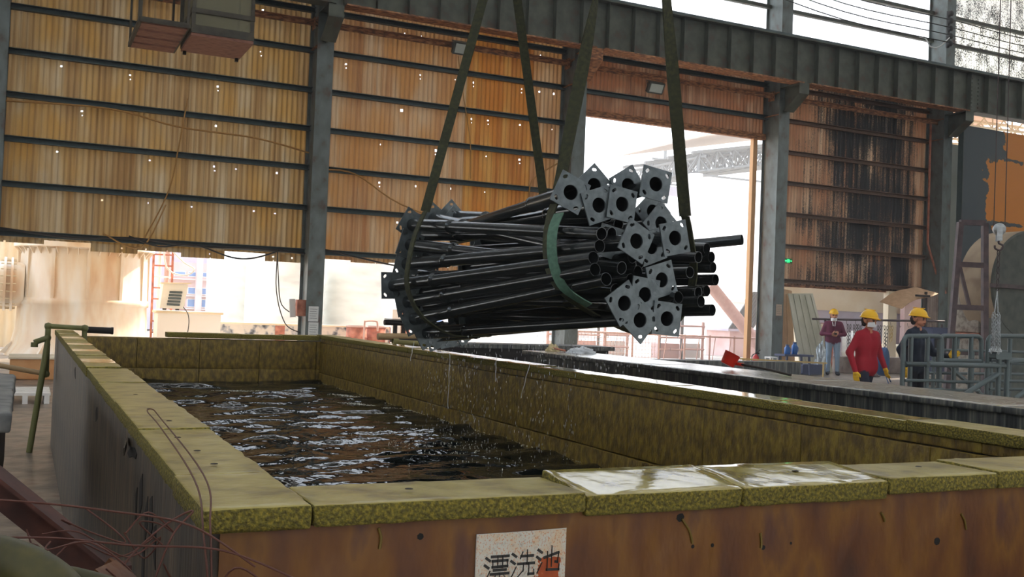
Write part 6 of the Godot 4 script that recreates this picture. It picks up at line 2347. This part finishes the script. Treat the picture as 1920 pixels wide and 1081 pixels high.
func head_bones(c: Vector3, turn: float, nod: float, skin: Color, hair: Color, grin: bool) -> Array:
	var b := Basis(Vector3.UP, turn) * Basis(Vector3.RIGHT, nod)
	var out := []
	var add := func(p: Vector3, q: Vector3, r: float, s: float, col: Color) -> void:
		out.append([c + b * p, c + b * q, r, s, col])
	add.call(Vector3(0, 0.02, -0.025), Vector3(0, 0.03, 0.02), 0.088, 0.082, skin)
	add.call(Vector3(0, 0.05, -0.03), Vector3(0, 0.06, 0.0), 0.085, 0.085, hair)
	add.call(Vector3(-0.035, -0.055, 0.045), Vector3(0.035, -0.055, 0.045), 0.042, 0.042, skin)
	add.call(Vector3(0, -0.075, 0.06), Vector3(0, -0.085, 0.065), 0.03, 0.026, skin)
	add.call(Vector3(0, -0.02, 0.04), Vector3(0, -0.05, 0.055), 0.058, 0.05, skin)
	add.call(Vector3(0, 0.0, 0.098), Vector3(0, -0.03, 0.108), 0.012, 0.016, skin)
	for s in [-1, 1]:
		add.call(Vector3(0.085 * s, 0.005, -0.01), Vector3(0.088 * s, -0.025, -0.008), 0.017, 0.013, skin)
		add.call(Vector3(0.032 * s, 0.006, 0.09), Vector3(0.036 * s, 0.006, 0.089), 0.0085, 0.008, Color(0.08, 0.06, 0.05))
		add.call(Vector3(0.022 * s, 0.026, 0.094), Vector3(0.048 * s, 0.026, 0.086), 0.006, 0.005, hair)
		add.call(Vector3(0.075 * s, 0.03, -0.02), Vector3(0.078 * s, 0.0, 0.005), 0.02, 0.01, hair)
		add.call(Vector3(0.03 * s, -0.01, -0.07), Vector3(0.04 * s, -0.06, -0.06), 0.055, 0.04, hair if true else skin)
	add.call(Vector3(-0.024, -0.058 + (0.006 if grin else 0.0), 0.096), Vector3(0, -0.062, 0.1), 0.007, 0.008, Color(0.5, 0.22, 0.2))
	add.call(Vector3(0.024, -0.058 + (0.006 if grin else 0.0), 0.096), Vector3(0, -0.062, 0.1), 0.007, 0.008, Color(0.5, 0.22, 0.2))
	return out

func helmet(o: Node3D, c: Vector3, turn: float, nod: float) -> void:
	var b := Basis(Vector3.UP, turn) * Basis(Vector3.RIGHT, nod)
	var h := Node3D.new()
	h.name = "hard_hat"
	o.add_child(h)
	h.transform = Transform3D(b, c + b * Vector3(0, 0.055, -0.01))
	var st := new_st()
	var prof := []
	for i in 10:
		var t := PI / 2 * i / 9
		prof.append([cos(t) * 0.125 + 0.0005, sin(t) * 0.122])
	lathe(st, prof, 24, Transform3D(Basis.from_scale(Vector3(0.94, 1, 1.12)), Vector3.ZERO))
	build(st, "shell", M.hat_yellow, h)
	st = new_st()
	lathe(st, [[0.122, -0.012], [0.137, -0.012], [0.139, -0.004], [0.122, 0.012]], 24, Transform3D(Basis.from_scale(Vector3(0.93, 1, 1.12)), Vector3.ZERO))
	prism(st, PackedVector2Array([Vector2(-0.085, 0.1), Vector2(-0.06, 0.17), Vector2(0, 0.19), Vector2(0.06, 0.17), Vector2(0.085, 0.1)]), Transform3D(Basis(Vector3.RIGHT, PI / 2 + 0.14), Vector3(0, 0.006, 0)), 0.007)
	build(st, "brim", M.hat_yellow, h)
	st = new_st()
	box(st, Vector3(0, 0.118, 0), Vector3(0.035, 0.014, 0.18))
	build(st, "ridge", M.hat_yellow, h)

func mask(o: Node3D, c: Vector3, turn: float, nod: float, drop: float) -> void:
	var b := Basis(Vector3.UP, turn) * Basis(Vector3.RIGHT, nod)
	var st := new_st()
	st.set_smooth_group(0)
	var xf := Transform3D(b, c + b * Vector3(0, drop, 0))
	var grid := []
	for i in 9:
		var v := i / 8.0
		var row := []
		for j in 13:
			var u := (j / 12.0 - 0.5) * 2.0
			var a := u * 1.25
			var r := 0.112 - 0.014 * u * u + 0.012 * (1.0 - u * u) * sin(PI * (1.0 - v) * 0.9)
			row.append(xf * Vector3(sin(a) * r * 0.86, -0.088 + v * 0.082 * (1.0 - 0.25 * u * u), cos(a) * r - 0.004))
		grid.append(row)
	for i in 8:
		for j in 12: quad(st, grid[i][j], grid[i][j + 1], grid[i + 1][j + 1], grid[i + 1][j])
	build(st, "face_mask", M.mask_white, o)

func make_people() -> void:
	plain("hat_yellow", rgb(246, 190, 18), 0.3)
	plain("mask_white", rgb(236, 238, 240), 0.8)
	var m := plain("person", Color.WHITE, 0.8)
	m.vertex_color_use_as_albedo = true
	var skin := rgb(206, 150, 120)
	var hair := rgb(34, 28, 26)
	# man in maroon holding a phone
	person("person", "man in yellow hard hat, maroon top and pale jeans looking at his phone", Vector3(19.39, 0, -20.69), -0.62, 1.0, {"top": rgb(104, 38, 62), "legs": rgb(140, 158, 176), "shoe": rgb(40, 40, 46), "skin": skin, "hair": hair, "glove": skin,
		"hands": [Vector3(-0.05, 1.08, 0.24), Vector3(0.07, 1.05, 0.25)], "elbows": [Vector3(-0.29, 1.09, 0.0), Vector3(0.29, 1.09, 0.0)], "along": [Vector3(0.5, 0.2, 0.4), Vector3(-0.6, 0.2, 0.2)], "turn": 0.1, "nod": 0.08, "mask": -0.055, "feet": [Vector3(-0.11, 0, 0.02), Vector3(0.13, 0, 0.05)], "lean": 0.0, "cell": 0.018, "phone": true})
	# man in red walking past
	person("person", "man in yellow hard hat, face mask, red top and yellow gloves walking behind the tanks", Vector3(10.70, 0, -10.76), 0.05, 0.895, {"top": rgb(160, 20, 42), "legs": rgb(36, 42, 58), "shoe": rgb(30, 30, 34), "skin": rgb(186, 128, 100), "hair": hair, "glove": rgb(232, 184, 40),
		"hands": [Vector3(-0.33, 0.80, 0.10), Vector3(0.27, 0.86, 0.14)], "elbows": [Vector3(-0.33, 1.08, -0.03), Vector3(0.3, 1.1, -0.02)], "along": [Vector3(0.02, -1, 0.15), Vector3(0.0, -1, 0.35)], "turn": 0.15, "nod": 0.14, "mask": 0.0, "feet": [Vector3(-0.1, 0, 0.16), Vector3(0.1, 0, -0.2)], "lean": 0.03, "cell": 0.016, "long_top": true})
	# man in navy at the railing
	person("person", "smiling man in yellow hard hat and navy top reaching out behind the guard frames", Vector3(11.80, 0, -10.90), 0.2, 0.93, {"top": rgb(26, 36, 54), "legs": rgb(24, 28, 36), "shoe": rgb(24, 24, 26), "skin": rgb(192, 132, 104), "hair": hair, "glove": rgb(232, 184, 40),
		"hands": [Vector3(-0.30, 0.84, 0.02), Vector3(0.34, 1.02, 0.36)], "elbows": [Vector3(-0.33, 1.1, -0.06), Vector3(0.36, 1.06, 0.08)], "along": [Vector3(0.0, -1, 0.1), Vector3(0.2, 0.35, 0.9)], "turn": 0.1, "nod": 0.1, "feet": [Vector3(-0.11, 0, 0.0), Vector3(0.12, 0, 0.05)], "lean": 0.02, "cell": 0.016, "grin": true, "long_top": true})

func person(called: String, label: String, at: Vector3, turn: float, size: float, q: Dictionary) -> void:
	var o := thing(called, label, "person", at, "", turn)
	o.scale = Vector3.ONE * size
	var st := new_st()
	var top: Color = q.top
	var legs: Color = q.legs
	var f: float = q.lean
	var bones := []
	var hipz := 0.0
	for s in 2:
		var sg := -1.0 if s == 0 else 1.0
		var foot: Vector3 = q.feet[s]
		var hip := Vector3(0.095 * sg, 0.9, hipz)
		var ank := foot + Vector3(0, 0.09, -0.02)
		var knee := (hip + ank) / 2 + Vector3(0.0, 0.02, 0.035)
		bones.append([hip, knee, 0.098, 0.066, legs])
		bones.append([knee, ank + Vector3(0, 0.03, 0), 0.064, 0.052, legs])
		bones.append([ank + Vector3(0, -0.045, -0.03), ank + Vector3(0.02 * sg, -0.05, 0.13), 0.042, 0.038, q.shoe])
		bones.append([ank, ank + Vector3(0, -0.03, 0.0), 0.046, 0.045, q.shoe])
		var sh := Vector3(0.18 * sg, 1.36, f * 0.6)
		bones.append([sh, q.elbows[s], 0.066, 0.054, top])
		bones.append([q.elbows[s], q.hands[s], 0.052, 0.04, top])
		bones.append([Vector3(0.07 * sg, 1.0, 0.0), Vector3(0.09 * sg, 1.3, f * 0.5), 0.112, 0.115, top])
	bones.append([Vector3(-0.09, 0.93, 0), Vector3(0.09, 0.93, 0), 0.105, 0.105, legs])
	bones.append([Vector3(-0.075, 0.93, 0), Vector3(0.075, 0.93, 0), 0.124, 0.124, top])
	if q.get("long_top", false):
		bones.append([Vector3(-0.085, 0.85, 0), Vector3(0.085, 0.85, 0), 0.128, 0.128, top])
		bones.append([Vector3(-0.1, 1.2, 0), Vector3(0.1, 1.2, 0), 0.125, 0.125, top])
	bones.append([Vector3(-0.13, 1.365, f * 0.6), Vector3(0.13, 1.365, f * 0.6), 0.068, 0.068, top])
	bones.append([Vector3(-0.05, 1.395, f * 0.6), Vector3(0.05, 1.395, f * 0.6), 0.064, 0.064, top])
	bones.append([Vector3(0, 1.42, f), Vector3(0, 1.52, f + 0.015), 0.056, 0.052, q.skin])
	flesh(st, bones, q.cell, 0.035)
	var hc := Vector3(0, 1.585, f + 0.02)
	flesh(st, head_bones(hc, q.turn, q.nod, q.skin, q.hair, q.get("grin", false)), 0.0075, 0.02)
	for s in 2:
		var sg := -1.0 if s == 0 else 1.0
		flesh(st, hand_bones(q.hands[s], q.along[s], Vector3(-0.4 * sg, 0.1, 1.0) if q.along[s].y < -0.5 else Vector3(0, 1, 0.1), q.glove, 0.35, 1.08), 0.0055, 0.008)
	build(st, "body", M.person, o)
	helmet(o, hc, q.turn, q.nod - 0.05)
	if q.has("mask"): mask(o, hc, q.turn, q.nod, q.mask)
	if q.has("phone"):
		st = new_st()
		cbox(st, Vector3(0.02, 1.13, 0.3), Vector3(0.075, 0.15, 0.01), 0.01, Basis(Vector3.RIGHT, -0.9))
		var ph := single(st, "mobile_phone", M.cable_black, "dark phone in the hands of the man in maroon", "phone")
		ph.transform = o.transform
		st = new_st()
		for s in [-1, 1]: bar(st, Vector3(0.05 * s, 1.47, 0.03), Vector3(0.02 * s, 1.3, 0.135), 0.02, 0.012)
		build(st, "collar", M.paper, o)
